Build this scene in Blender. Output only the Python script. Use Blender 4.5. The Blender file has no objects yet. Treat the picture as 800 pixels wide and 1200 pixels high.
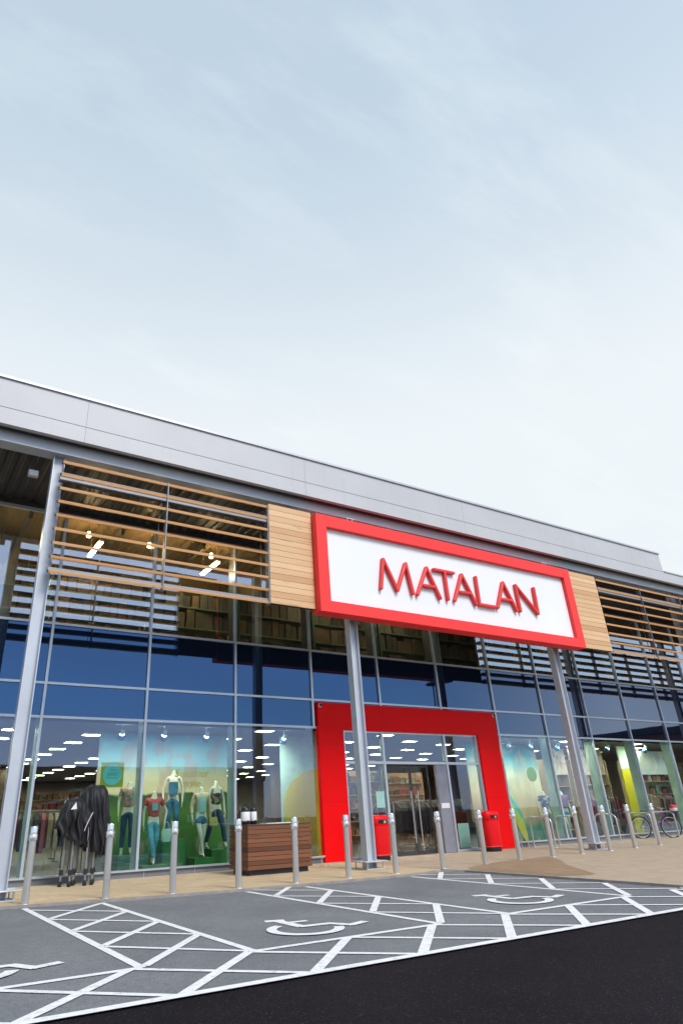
import bpy, bmesh, math, random
from math import sin, cos, pi, radians
from mathutils import Vector, Matrix
random.seed(7)
SC = bpy.context.scene
COL = SC.collection

# ------------------------------------------------------------------ materials
def new_mat(name):
    m = bpy.data.materials.new(name); m.use_nodes = True
    nt = m.node_tree; nt.nodes.clear()
    out = nt.nodes.new('ShaderNodeOutputMaterial')
    return m, nt, out
def N(nt, typ, **kw):
    n = nt.nodes.new(typ)
    for k, v in kw.items(): setattr(n, k, v)
    return n
def L(nt, a, b): nt.links.new(a, b)
def math_(nt, op, a, b=None, clamp=False):
    n = N(nt, 'ShaderNodeMath', operation=op); n.use_clamp = clamp
    for i, v in enumerate((a, b)):
        if v is None: continue
        if isinstance(v, (int, float)): n.inputs[i].default_value = v
        else: L(nt, v, n.inputs[i])
    return n.outputs[0]
def mix_(nt, fac, a, b, typ='MIX'):
    n = N(nt, 'ShaderNodeMix', data_type='RGBA', blend_type=typ)
    for s, v in ((0, fac), (6, a), (7, b)):
        if isinstance(v, (int, float)): n.inputs[s].default_value = v
        elif isinstance(v, (tuple, list)): n.inputs[s].default_value = (*v[:3], 1)
        else: L(nt, v, n.inputs[s])
    return n.outputs[2]
def coords(nt, scale=(1, 1, 1), kind='Object'):
    tc = N(nt, 'ShaderNodeTexCoord'); mp = N(nt, 'ShaderNodeMapping')
    L(nt, tc.outputs[kind], mp.inputs[0]); mp.inputs['Scale'].default_value = scale
    return mp.outputs[0]
def noise(nt, vec, scale, detail=4, rough=.55):
    n = N(nt, 'ShaderNodeTexNoise'); n.inputs['Scale'].default_value = scale
    n.inputs['Detail'].default_value = detail; n.inputs['Roughness'].default_value = rough
    L(nt, vec, n.inputs['Vector']); return n.outputs[0]
def ramp(nt, fac, stops, mode='LINEAR'):
    r = N(nt, 'ShaderNodeValToRGB'); r.color_ramp.interpolation = mode
    els = r.color_ramp.elements
    while len(els) < len(stops): els.new(.5)
    for e, (p, c) in zip(els, stops):
        e.position = p; e.color = (*c, 1) if len(c) == 3 else c
    L(nt, fac, r.inputs[0]); return r.outputs[0]
def bumpn(nt, h, strength, dist=.02):
    b = N(nt, 'ShaderNodeBump'); b.inputs['Strength'].default_value = strength
    b.inputs['Distance'].default_value = dist; L(nt, h, b.inputs['Height']); return b.outputs[0]
def principled(nt, out, col, rough=.5, metal=0, normal=None, coat=0, spec=.5):
    p = N(nt, 'ShaderNodeBsdfPrincipled')
    if isinstance(col, tuple): p.inputs['Base Color'].default_value = (*col[:3], 1)
    else: L(nt, col, p.inputs['Base Color'])
    if isinstance(rough, (int, float)): p.inputs['Roughness'].default_value = rough
    else: L(nt, rough, p.inputs['Roughness'])
    p.inputs['Metallic'].default_value = metal
    p.inputs['Coat Weight'].default_value = coat
    p.inputs['Specular IOR Level'].default_value = spec
    if normal is not None: L(nt, normal, p.inputs['Normal'])
    L(nt, p.outputs[0], out.inputs[0]); return p

MC = {}
def M(name, col, rough=.5, metal=0, var=.12, scale=3, stretch=(1, 1, 1), bump=0, bscale=60, coat=0, spec=.5):
    if name in MC: return MC[name]
    m, nt, out = new_mat(name)
    v = coords(nt, stretch)
    f = noise(nt, v, scale, 5)
    lo = tuple(c * (1 - var) for c in col); hi = tuple(min(1, c * (1 + var)) for c in col)
    c = ramp(nt, f, [(.3, lo), (.7, hi)])
    r = math_(nt, 'ADD', math_(nt, 'MULTIPLY', noise(nt, v, scale * 3, 3), .16), rough - .08, True)
    nrm = bumpn(nt, noise(nt, v, bscale, 4), bump) if bump else None
    principled(nt, out, c, r, metal, nrm, coat, spec)
    MC[name] = m; return m

def emit_mat(name, col, s):
    if name in MC: return MC[name]
    m, nt, out = new_mat(name)
    e = N(nt, 'ShaderNodeEmission'); e.inputs[0].default_value = (*col, 1); e.inputs[1].default_value = s
    L(nt, e.outputs[0], out.inputs[0]); MC[name] = m; return m

def glass_mat(name, tint, refl_col, boost, base):
    m, nt, out = new_mat(name)
    fr = N(nt, 'ShaderNodeFresnel'); fr.inputs[0].default_value = 1.5
    geo = N(nt, 'ShaderNodeNewGeometry')
    front = math_(nt, 'SUBTRACT', 1.0, geo.outputs['Backfacing'])
    fac = math_(nt, 'MULTIPLY', math_(nt, 'ADD', math_(nt, 'MULTIPLY', fr.outputs[0], boost), base, True), front, True)
    nrm = bumpn(nt, noise(nt, coords(nt), .55, 2), .005, .25)
    t = N(nt, 'ShaderNodeBsdfTransparent'); t.inputs[0].default_value = (*tint, 1)
    g = N(nt, 'ShaderNodeBsdfGlossy'); g.inputs[0].default_value = (*refl_col, 1); g.inputs['Roughness'].default_value = 0.0
    L(nt, nrm, g.inputs['Normal'])
    mx = N(nt, 'ShaderNodeMixShader'); L(nt, fac, mx.inputs[0]); L(nt, t.outputs[0], mx.inputs[1]); L(nt, g.outputs[0], mx.inputs[2])
    L(nt, mx.outputs[0], out.inputs[0]); return m

GLASS = glass_mat('clear_shop_glass', (.82, .955, .915), (.50, .62, 1.0), 1.9, .08)
COATED = glass_mat('coated_upper_glass', (.80, .82, .78), (.86, .92, 1.0), 2.0, .30)

def spandrel_mat():
    m, nt, out = new_mat('blue_spandrel_glass')
    lw = N(nt, 'ShaderNodeLayerWeight'); lw.inputs[0].default_value = .5
    f = ramp(nt, lw.outputs['Facing'], [(.22, (.040, .082, .165)), (.30, (.052, .088, .160)), (.46, (.155, .165, .215))])
    nrm = bumpn(nt, noise(nt, coords(nt), .5, 2), .005, .25)
    g = N(nt, 'ShaderNodeBsdfGlossy'); g.inputs['Roughness'].default_value = .015
    L(nt, f, g.inputs[0]); L(nt, nrm, g.inputs['Normal'])
    d = N(nt, 'ShaderNodeBsdfDiffuse'); d.inputs[0].default_value = (.006, .010, .025, 1)
    a = N(nt, 'ShaderNodeAddShader'); L(nt, g.outputs[0], a.inputs[0]); L(nt, d.outputs[0], a.inputs[1])
    L(nt, a.outputs[0], out.inputs[0]); return m
SPANDREL = spandrel_mat()

def tarmac(name, c1, c2, speck, wet=0):
    m, nt, out = new_mat(name)
    v = coords(nt)
    big = noise(nt, v, .7, 6, .6); fine = noise(nt, v, 60, 4, .75); mid = noise(nt, v, 9, 5, .6)
    c = ramp(nt, big, [(.32, c1), (.68, c2)])
    c = mix_(nt, math_(nt, 'MULTIPLY', ramp_fac(nt, mid, .45, .7), .3), c, tuple(x * .72 for x in c1))
    c = mix_(nt, ramp_fac(nt, fine, .60, .70), c, speck)
    c = mix_(nt, ramp_fac(nt, noise(nt, v, 42, 3, .8), .45, .30), c, tuple(x * .45 for x in c1))
    vo = N(nt, 'ShaderNodeTexVoronoi'); vo.inputs['Scale'].default_value = 95; L(nt, v, vo.inputs['Vector'])
    nrm = bumpn(nt, math_(nt, 'ADD', vo.outputs[0], fine), .55, .012)
    principled(nt, out, c, .9, 0, nrm, spec=.12)
    return m
def ramp_fac(nt, f, a, b):
    n = N(nt, 'ShaderNodeMapRange'); n.inputs[1].default_value = a; n.inputs[2].default_value = b
    L(nt, f, n.inputs[0]); return n.outputs[0]
ROAD = tarmac('dark_tarmac', (.0075, .0058, .0085), (.0125, .0102, .0138), (.13, .115, .12))
BAYS = tarmac('grey_bay_tarmac', (.160, .170, .183), (.220, .230, .241), (.40, .40, .40))

def paint_mat():
    m, nt, out = new_mat('worn_white_road_paint')
    v = coords(nt)
    f = noise(nt, v, 14, 8, .72); g = noise(nt, v, 120, 2, .6)
    big = noise(nt, v, 1.3, 4, .6); h = noise(nt, v, 38, 4, .75)
    w = math_(nt, 'ADD', math_(nt, 'MULTIPLY', f, .45), math_(nt, 'ADD', math_(nt, 'MULTIPLY', h, .35), math_(nt, 'MULTIPLY', big, .20)))
    c = mix_(nt, ramp_fac(nt, w, .465, .385), ramp(nt, f, [(.3, (.60, .615, .63)), (.65, (.80, .80, .80))]), (.34, .35, .36))
    principled(nt, out, c, .75, 0, bumpn(nt, g, .3, .006), spec=.3); return m
PAINT = paint_mat()

def paving_mat(name, c1, c2, mortar, bw, bh, rot=0, msize=.008):
    m, nt, out = new_mat(name)
    tc = N(nt, 'ShaderNodeTexCoord'); mp = N(nt, 'ShaderNodeMapping'); mp.inputs['Rotation'].default_value = (0, 0, rot)
    L(nt, tc.outputs['Object'], mp.inputs[0]); v = mp.outputs[0]
    b = N(nt, 'ShaderNodeTexBrick'); b.inputs['Scale'].default_value = 1; b.inputs['Brick Width'].default_value = bw
    b.inputs['Row Height'].default_value = bh; b.inputs['Mortar Size'].default_value = msize; b.inputs['Mortar Smooth'].default_value = .3
    b.inputs['Color1'].default_value = (*c1, 1); b.inputs['Color2'].default_value = (*c2, 1); b.inputs['Mortar'].default_value = (*mortar, 1)
    L(nt, v, b.inputs['Vector'])
    n1 = noise(nt, v, 2.2, 6, .65); n2 = noise(nt, v, 70, 3, .6)
    c = mix_(nt, ramp_fac(nt, n1, .42, .75), b.outputs[0], tuple(x * .74 for x in c1))
    c = mix_(nt, math_(nt, 'MULTIPLY', n2, .25), c, tuple(x * .6 for x in c2))
    inv = math_(nt, 'SUBTRACT', 1, b.outputs[1])
    nrm = bumpn(nt, math_(nt, 'ADD', inv, math_(nt, 'MULTIPLY', n2, .3)), .5, .006)
    principled(nt, out, c, .82, 0, nrm, spec=.3); return m
PAVING = paving_mat('sandstone_paving_slabs', (.60, .46, .29), (.53, .405, .255), (.30, .235, .155), .60, .45)
SANDBLOCK = paving_mat('sandy_block_paving', (.47, .375, .275), (.42, .335, .24), (.34, .27, .20), .20, .10, 0, .004)
BROWNBLOCK = paving_mat('brown_block_paving', (.34, .235, .145), (.28, .19, .115), (.17, .12, .08), .40, .40, 0, .012)
KERB = M('concrete_kerb', (.30, .27, .24), .85, 0, .2, 4, bump=.3)

def board_mat(name, dark, light, pitch, axis_scale=(.7, 8, 14), z0=0, rough=.55):
    m, nt, out = new_mat(name)
    tc = N(nt, 'ShaderNodeTexCoord'); sx = N(nt, 'ShaderNodeSeparateXYZ'); L(nt, tc.outputs['Object'], sx.inputs[0])
    row = math_(nt, 'FLOOR', math_(nt, 'DIVIDE', math_(nt, 'SUBTRACT', sx.outputs[2], z0), pitch))
    wn = N(nt, 'ShaderNodeTexWhiteNoise', noise_dimensions='1D'); L(nt, row, wn.inputs['W'])
    cx = N(nt, 'ShaderNodeCombineXYZ'); L(nt, math_(nt, 'ADD', sx.outputs[0], math_(nt, 'MULTIPLY', wn.outputs[0], 40)), cx.inputs[0])
    L(nt, sx.outputs[1], cx.inputs[1]); L(nt, sx.outputs[2], cx.inputs[2])
    mp = N(nt, 'ShaderNodeMapping'); mp.inputs['Scale'].default_value = axis_scale; L(nt, cx.outputs[0], mp.inputs[0])
    g = noise(nt, mp.outputs[0], 2.2, 8, .65); kn = noise(nt, mp.outputs[0], .9, 3)
    f = math_(nt, 'ADD', math_(nt, 'MULTIPLY', wn.outputs[0], .55), math_(nt, 'MULTIPLY', g, .5), True)
    c = ramp(nt, f, [(.15, dark), (.5, tuple((a + b) / 2 for a, b in zip(dark, light))), (.9, light)])
    c = mix_(nt, ramp_fac(nt, kn, .66, .74), c, tuple(x * .6 for x in dark))
    principled(nt, out, c, rough, 0, bumpn(nt, g, .25, .004)); return m
CEDAR = board_mat('pale_cedar_boards', (.56, .30, .135), (.80, .54, .30), .1553, z0=5.74)
SLATWOOD = board_mat('orange_timber_slats', (.70, .33, .12), (.85, .47, .21), .3175, z0=5.6)
COUNTERWOOD = board_mat('reddish_hardwood_boards', (.085, .030, .014), (.24, .092, .040), .0855, z0=.10, rough=.4)

def fascia_mat():
    m, nt, out = new_mat('silver_cladding')
    st = noise(nt, coords(nt, (2.2, 1, .10)), 2.6, 6, .65); br = noise(nt, coords(nt), .45, 3)
    c = ramp(nt, br, [(.35, (.50, .50, .515)), (.65, (.54, .54, .553))])
    c = mix_(nt, math_(nt, 'MULTIPLY', ramp_fac(nt, st, .55, .75), .22), c, (.36, .355, .35))
    principled(nt, out, c, .6, .1, bumpn(nt, noise(nt, coords(nt, (1, 1, 1.6)), .9, 2), .05, .1)); return m
SILVER = fascia_mat()
SILVER2 = M('silver_cladding_dull', (.50, .51, .535), .45, .35, .06, .5)
STEELPAINT = M('light_grey_steel_paint', (.50, .53, .575), .38, .25, .06, 1.2)
COLPAINT = M('pale_grey_column_paint', (.53, .56, .61), .36, .2, .07, 1.5)
ALU = M('anodised_aluminium', (.54, .59, .66), .35, .5, .05, 2)
DARKGREY = M('dark_grey_metal', (.07, .072, .078), .45, .4, .1, 2)
RODMETAL = M('grey_rod_metal', (.22, .23, .26), .4, .6, .1, 2)
STAINLESS = M('brushed_stainless', (.62, .60, .575), .34, .75, .08, 6, (1, 1, .2))
STAINLESSCAP = M('polished_stainless', (.78, .78, .77), .22, .85, .05, 6)
RED = M('gloss_red_cladding', (.86, .002, .004), .5, 0, .03, .6, spec=.12)
SIGNRED = M('sign_red_paint', (.92, .048, .045), .5, 0, .03, .8, spec=.3)
LETTERRED = M('letter_red_acrylic', (.78, .04, .035), .42, 0, .04, 1)
SIGNWHITE = M('sign_white_panel', (.84, .85, .87), .5, 0, .03, .4)
BINRED = M('bin_red_plastic', (.74, .006, .010), .42, 0, .06, 2, spec=.25)
BLACKP = M('black_plastic', (.014, .014, .017), .45, 0, .2, 6)
NEARBLACK = M('black_recess', (.006, .006, .007), .8, 0, .1, 4)
PLINTH = M('grey_plinth_panel', (.17, .18, .20), .55, 0, .12, 2)
WHITEP = M('white_plastic', (.78, .78, .77), .4, 0, .04, 3)
RUBBER = M('black_rubber', (.012, .012, .013), .7, 0, .2, 8)

def soffit_mat():
    m, nt, out = new_mat('dark_ribbed_soffit_metal')
    v = coords(nt); principled(nt, out, ramp(nt, noise(nt, v, 2, 4), [(.3, (.035, .034, .036)), (.7, (.05, .048, .05))]), .5, .3); return m
SOFFIT = soffit_mat()

# ------------------------------------------------------------------ mesh builder
class MB:
    def __init__(s): s.v = []; s.f = []; s.sm = []
    def add(s, vs, fs, smooth=False):
        o = len(s.v); s.v += [tuple(v) for v in vs]
        for f in fs: s.f.append(tuple(i + o for i in f)); s.sm.append(smooth)
        return s
    def box(s, x0, x1, y0, y1, z0, z1, mat=None):
        vs = [(x, y, z) for x in (x0, x1) for y in (y0, y1) for z in (z0, z1)]
        if mat is not None: vs = [mat @ Vector(v) for v in vs]
        return s.add(vs, [(0, 1, 3, 2), (4, 6, 7, 5), (0, 4, 5, 1), (2, 3, 7, 6), (0, 2, 6, 4), (1, 5, 7, 3)])
    def bar(s, a, b, w, h=None, up=(0, 0, 1)):
        h = h or w; a = Vector(a); b = Vector(b); d = b - a; l = d.length; d.normalize()
        u = Vector(up)
        if abs(d.dot(u)) > .98: u = Vector((0, 1, 0))
        r = d.cross(u).normalized(); u = r.cross(d)
        vs = [p + r * (i * w / 2) + u * (j * h / 2) for p in (a, b) for i, j in ((-1, -1), (1, -1), (1, 1), (-1, 1))]
        return s.add(vs, [(3, 2, 1, 0), (4, 5, 6, 7), (0, 1, 5, 4), (1, 2, 6, 5), (2, 3, 7, 6), (3, 0, 4, 7)])
    def tube(s, pts, r, n=10, closed=False):
        pts = [Vector(p) for p in pts]; rr = r if isinstance(r, (list, tuple)) else [r] * len(pts)
        vs = []; fs = []; m = len(pts); prev = None
        for i, p in enumerate(pts):
            if closed: d = pts[(i + 1) % m] - pts[i - 1]
            else: d = pts[min(i + 1, m - 1)] - pts[max(i - 1, 0)]
            d.normalize()
            if prev is None:
                u = Vector((0, 0, 1)) if abs(d.z) < .9 else Vector((1, 0, 0)); u = (u - d * u.dot(d)).normalized()
            else: u = (prev - d * prev.dot(d)).normalized()
            prev = u; w = d.cross(u)
            for k in range(n): a = 2 * pi * k / n; vs.append(p + (u * cos(a) + w * sin(a)) * rr[i])
        for i in range(m if closed else m - 1):
            for k in range(n):
                j = (i + 1) % m; fs.append((i * n + k, i * n + (k + 1) % n, j * n + (k + 1) % n, j * n + k))
        s.add(vs, fs, True)
        if not closed:
            s.add([vs[k] for k in range(n)], [tuple(reversed(range(n)))]); s.add([vs[-n + k] for k in range(n)], [tuple(range(n))])
        return s
    def lathe(s, prof, c=(0, 0, 0), n=20, sx=1, sy=1, power=2, cap=True):
        vs = []; fs = []
        for r, z in prof:
            for k in range(n):
                a = 2 * pi * k / n; ca, sa = cos(a), sin(a)
                if power != 2:
                    q = (abs(ca) ** power + abs(sa) ** power) ** (-1 / power); ca *= q; sa *= q
                vs.append((c[0] + r * sx * ca, c[1] + r * sy * sa, c[2] + z))
        for i in range(len(prof) - 1):
            for k in range(n): fs.append((i * n + k, i * n + (k + 1) % n, (i + 1) * n + (k + 1) % n, (i + 1) * n + k))
        s.add(vs, fs, True)
        if cap:
            m = len(prof)
            s.add([vs[k] for k in range(n)], [tuple(reversed(range(n)))]); s.add([vs[(m - 1) * n + k] for k in range(n)], [tuple(range(n))])
        return s
    def prism(s, poly, a0, a1, axis='y'):
        n = len(poly)
        P = {'y': lambda p, a: (p[0], a, p[1]), 'z': lambda p, a: (p[0], p[1], a), 'x': lambda p, a: (a, p[0], p[1])}[axis]
        vs = [P(p, a0) for p in poly] + [P(p, a1) for p in poly]
        return s.add(vs, [tuple(range(n)), tuple(reversed(range(n, 2 * n)))] + [(i, i + n, (i + 1) % n + n, (i + 1) % n) for i in range(n)])
    def build(s, name, mat, parent=None, bevel=0, loc=None):
        me = bpy.data.meshes.new(name); me.from_pydata(s.v, [], s.f); me.update()
        bm = bmesh.new(); bm.from_mesh(me); bmesh.ops.recalc_face_normals(bm, faces=bm.faces); bm.to_mesh(me); bm.free()
        me.polygons.foreach_set('use_smooth', s.sm)
        if mat is not None: me.materials.append(mat)
        o = bpy.data.objects.new(name, me); COL.objects.link(o)
        if parent is not None: o.parent = parent
        if loc is not None: o.location = loc
        if bevel:
            b = o.modifiers.new('bevel', 'BEVEL'); b.width = bevel; b.segments = 2; b.limit_method = 'ANGLE'; b.angle_limit = radians(40)
        return o

def tag(o, label=None, cat=None, group=None, kind=None):
    if label: o['label'] = label
    if cat: o['category'] = cat
    if group: o['group'] = group
    if kind: o['kind'] = kind
    return o
def thing(name, label, cat, loc=(0, 0, 0), rz=0, group=None):
    o = bpy.data.objects.new(name, None); COL.objects.link(o); o.location = loc; o.rotation_euler = (0, 0, rz)
    o.empty_display_size = .2
    return tag(o, label, cat, group)
def copy_tree(o, parent=None, loc=None, rz=None, label=None):
    c = o.copy(); COL.objects.link(c)
    if parent is not None: c.parent = parent
    for ch in list(o.children): copy_tree(ch, c)
    if loc is not None: c.location = loc
    if rz is not None: c.rotation_euler = (0, 0, rz)
    if label: c['label'] = label
    return c
def struct(o): return tag(o, kind='structure')
def box(name, mat, parent, x0, x1, y0, y1, z0, z1, bevel=0):
    return MB().box(x0, x1, y0, y1, z0, z1).build(name, mat, parent, bevel)

# ------------------------------------------------------------------ ground
def sheet(name, mat, poly, z):
    o = MB().add([(x, y, z) for x, y in poly], [tuple(range(len(poly)))]).build(name, mat)
    return struct(o)
sheet('road', ROAD, [(-400, -400), (400, -400), (400, 400), (-400, 400)], -.012)
sheet('parking_bay_ground', BAYS, [(-30, -10.36), (40, -10.36), (40, -2.0), (-30, -2.0)], -.004)
KE = [(-30, -3.2), (-6, -3.2), (-1.6, -3.25), (.4, -3.62), (2.3, -4.02), (5.0, -4.32), (7.2, -4.36), (8.2, -4.20), (8.55, -4.55), (8.56, -9.18), (40, -9.18)]
def offset(poly, d):
    out = []
    for i, p in enumerate(poly):
        a = Vector(poly[max(i - 1, 0)]); b = Vector(poly[min(i + 1, len(poly) - 1)]); t = (b - a).normalized(); n = Vector((-t.y, t.x))
        out.append((p[0] + n.x * d, p[1] + n.y * d))
    return out
kin = offset(KE, .11)
# the pavement slabs and the sandy forecourt, both with their real thickness
MB().prism([kin[0]] + kin[1:8] + [(8.5, -3.9), (8.5, .02), (-30, .02)], -.05, .030, 'z').build('pavement', PAVING)
struct(bpy.data.objects['pavement'])
MB().prism([(8.504, -4.1), kin[8], kin[9], (40, -9.07), (40, .02), (8.504, .02)], -.05, .030, 'z').build('forecourt_paving', SANDBLOCK)
struct(bpy.data.objects['forecourt_paving'])
k = MB()
for i in range(len(KE) - 1):
    a, b, c, d = KE[i], KE[i + 1], kin[i + 1], kin[i]
    k.prism([a, b, c, d], -.05, .034, 'z')
struct(k.build('kerb', KERB))
sheet('paving_patch', BROWNBLOCK, [(8.70, -4.6), (9.0, -4.2), (9.6, -3.9), (10.5, -3.62), (11.4, -3.5), (12.5, -3.45), (12.1, -4.0), (11.6, -4.55), (11.0, -5.1), (10.5, -5.65), (9.9, -6.4), (9.35, -7.05), (9.0, -7.0), (8.70, -6.7)], .0345)
# painted bay markings
mk = MB()
Z = .0015
def line(a, b, w, z):
    a = Vector((*a, 0)); b = Vector((*b, 0)); d = (b - a).normalized(); n = Vector((-d.y, d.x, 0)) * w / 2
    mk.add([(p.x, p.y, z) for p in (a - n, b - n, b + n, a + n)], [(0, 1, 2, 3)])
def clipx(a, b, x0, x1):
    (ax, ay), (bx, by) = a, b
    if ax > bx: ax, ay, bx, by = bx, by, ax, ay
    if bx <= x0 or ax >= x1: return None
    f = lambda x: ay + (by - ay) * (x - ax) / (bx - ax)
    if ax < x0: ay = f(x0); ax = x0
    if bx > x1: by = f(x1); bx = x1
    return (ax, ay), (bx, by)
P0 = 3.565
yF, yE, W = -9.15, -10.32, .092
def kerb_y(x):
    for (ax, ay), (bx, by) in zip(KE, KE[1:]):
        if ax <= x <= bx and bx > ax: return ay + (by - ay) * (x - ax) / (bx - ax)
    return -4.2
for kx in range(-4, 3):
    x0 = .06 + P0 * kx; x1 = x0 + 1.14
    if kx == 2: x1 = 8.47
    for x in (x0, x1):
        if kx == 2 and x == x1: continue
        line((x, kerb_y(x) - .12), (x, yF), W, Z)
    if kx > -4:
        pass
    line((x1, yF + .0), (x0 + P0, yF), W, Z + .0008) if kx < 2 else None
    for j in range(4):
        ya = -4.0 - 1.29 * j; yb = -5.24 - 1.29 * j
        line((x0 + .04, ya), (x1 - .04, yb), .078, Z + .0016)
        line((x0 + .04, yb), (x1 - .04, ya), .098, Z + .0024)
line((8.47, yF), (14.2, yF), W, Z + .0008)
x = -14.2
while x < 14:
    line((x, yF), (x + 1.18, yE), .08, Z + .0016); line((x, yE), (x + 1.18, yF), .10, Z + .0024); x += 1.18
line((-30, yE), (30, yE), .11, Z + .0032)
struct(mk.build('bay_markings', PAINT))
# wheelchair symbols
sy = MB()
def symbol(cx, z):
    def st(pts, w, q):
        for i, (a, b) in enumerate(zip(pts, pts[1:])):
            a = Vector((cx + a[0], a[1], 0)); b = Vector((cx + b[0], b[1], 0)); d = (b - a).normalized(); n = Vector((-d.y, d.x, 0)) * w / 2
            a = a - d * w * .25; b = b + d * w * .25
            sy.add([(p.x, p.y, z + q + .0004 * i) for p in (a - n, b - n, b + n, a + n)], [(0, 1, 2, 3)])
    st([(-.16, -7.56), (.0, -7.62)], .15, .0)
    st([(-.06, -7.62), (-.06, -8.18)], .13, .001)
    st([(-.08, -7.84), (.20, -7.86)], .10, .002)
    st([(-.06, -8.20), (.30, -8.24), (.44, -8.50), (.68, -8.42)], .12, .003)
    c = (-.12, -8.38); r0, r1 = .33, .45; n = 40; a0, a1 = radians(112), radians(360 - 18)
    vs = []; fs = []
    for i in range(n + 1):
        a = a0 + (a1 - a0) * i / n
        for r in (r0, r1): vs.append((cx + c[0] + r * cos(a), c[1] + r * sin(a), z + .006))
    for i in range(n): fs.append((2 * i, 2 * i + 1, 2 * i + 3, 2 * i + 2))
    sy.add(vs, fs)
for kx in (-3, -2, -1, 0, 1): symbol(.06 + P0 * kx + 1.14 + 1.19, Z)
struct(sy.build('wheelchair_marking', PAINT))

# ------------------------------------------------------------------ the shop building
B = thing('shop_building', 'large grey clad retail building with a tall glazed front and timber louvres', 'building')
XL, XR = -12.0, 33.0
ZA, ZB, ZC, ZH = 3.35, 4.10, 5.505, 8.36
mull = [.635 + 2.44 * i for i in range(-5, 14)]
PX0, PX1 = 7.95, 14.95
# fascia, coping, beams, soffit
def panel_row(name, mat, x0, x1, y, z0, z1, joints, depth=.12):
    m = MB(); xs = [x0] + [j for j in joints if x0 < j < x1] + [x1]
    for a, b in zip(xs, xs[1:]): m.box(a + .0025, b - .0025, y, y + depth, z0, z1)
    return m.build(name, mat, B)
joints = [.22 + 5.85 * i for i in range(-3, 7)]
panel_row('fascia', SILVER, XL, 22.5, -3.10, 9.215, 9.93, joints)
panel_row('fascia', SILVER, XL, XR, -3.10, 8.81, 9.20, joints)
box('fascia_backing', DARKGREY, B, XL, 22.46, -2.97, -2.80, 8.84, 9.90)
box('fascia_backing', DARKGREY, B, 22.47, XR, -2.97, -2.80, 8.84, 9.12)
box('coping', SILVER2, B, XL, 22.53, -3.14, -2.7, 9.932, 9.99)
box('coping', SILVER2, B, 22.532, XR, -3.13, -2.7, 9.202, 9.25)
box('parapet_end', SILVER2, B, 22.502, 22.525, -3.08, -2.0, 9.26, 9.93)
box('roof_slab', DARKGREY, B, XL, XR, -2.79, 30, 8.66, 8.83)
m = MB()
m.box(XL, XR, -2.82, -2.79, 8.56, 8.835); m.box(XL, XR, -2.79, -2.46, 8.56, 8.58)
m.build('edge_beam', STEELPAINT, B)
box('beam_closure', NEARBLACK, B, XL, XR, -2.965, -2.825, 8.845, 8.86); box('beam_closure', NEARBLACK, B, XL, XR, -2.82, -2.792, 8.838, 9.1)
# ribbed soffit: trapezoidal ribs running front to back
m = MB(); x = XL
while x < XR:
    m.add([(x, -2.46, 8.60), (x + .10, -2.46, 8.60), (x + .13, -2.46, 8.56), (x + .23, -2.46, 8.56), (x + .26, -2.46, 8.60),
           (x, .2, 8.60), (x + .10, .2, 8.60), (x + .13, .2, 8.56), (x + .23, .2, 8.56), (x + .26, .2, 8.60)],
          [(i, i + 1, i + 6, i + 5) for i in range(4)]); x += .26
m.box(XL, XR, -2.46, .2, 8.62, 8.64)
m.build('soffit', SOFFIT, B)
box('head_panel', DARKGREY, B, XL, XR, -.02, .16, ZH + .06, 8.555)
# columns: H sections with flanges parallel to the front
def column(xc):
    m = MB()
    for q in (-1, 1): m.box(xc + q * .115 - .009, xc + q * .115 + .009, -2.70, -2.49, .04, 8.555)
    m.box(xc - .106, xc + .106, -2.60, -2.585, .04, 8.555)
    c = m.build('column', COLPAINT, B)
    bp = MB().box(xc - .31, xc + .31, -2.88, -2.30, .172, .196).build('base_collar', STEELPAINT, c, .008)
    for dx in (-.22, .22):
        for y in (-2.80, -2.38): MB().tube([(xc + dx, y, .02), (xc + dx, y, .172)], .016, 8).build('collar_stud', STAINLESS, c)
    MB().box(xc - .26, xc + .26, -2.84, -2.34, .031, .05).build('base_plate', STEELPAINT, c, .004)
    return c
COLS = [-8.1, -.18, 7.60, 15.52, 23.4, 31.2]
for xc in COLS: column(xc)
# curtain wall
for i, x in enumerate(mull):
    door = PX0 < x < PX1
    zb = ZA + .0 if door else .17
    m = MB(); m.box(x - .03, x + .03, -.055, .02, zb, ZH); m.build('mullion', ALU, B)
    m = MB(); m.box(x - .028, x + .028, .045, .36, 3.37, ZH - .02); m.build('mullion_back', DARKGREY, B)  # upper fins coloured dark to hold down the brightness from the strip lights
    if door: zb = 3.30
    m = MB(); m.box(x - .028, x + .028, .045, .36, zb, 3.365); m.build('mullion_fin', M('glass_tinted_fin', (.52, .62, .60), .5), B)  # green tint of the glass is put into the fin colour
gaps = [(XL, 8.05), (15.135, XR)]
def transom(z, x0, x1, h=.055):
    box('transom', ALU, B, x0, x1, -.045, .018, z - h / 2, z + h / 2)
for z in (ZB, ZC): transom(z, XL, XR)
transom(ZH + .02, XL, XR, .08)
for a, b in gaps: transom(ZA, a, b)
for a, b in gaps:
    box('sill', ALU, B, a, b, -.10, .05, .150, .185)
    box('plinth', PLINTH, B, a, b, -.05, .05, .03, .149)
    m = MB(); x = a + .6
    while x < b: m.box(x, x + .012, -.054, -.051, .032, .147); x += 1.22
    m.build('plinth_joint', STAINLESS, B)
def pane(name, mat, x0, x1, z0, z1, th, tilt):
    cx_, cz_ = (x0 + x1) / 2, (z0 + z1) / 2
    o = MB().box(x0 - cx_, x1 - cx_, 0, th, z0 - cz_, z1 - cz_).build(name, mat, B, 0, (cx_, .002, cz_))
    o.rotation_euler = (radians(prnd.uniform(-tilt, tilt)), 0, radians(prnd.uniform(-tilt, tilt))); return o
prnd = random.Random(5)
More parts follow.
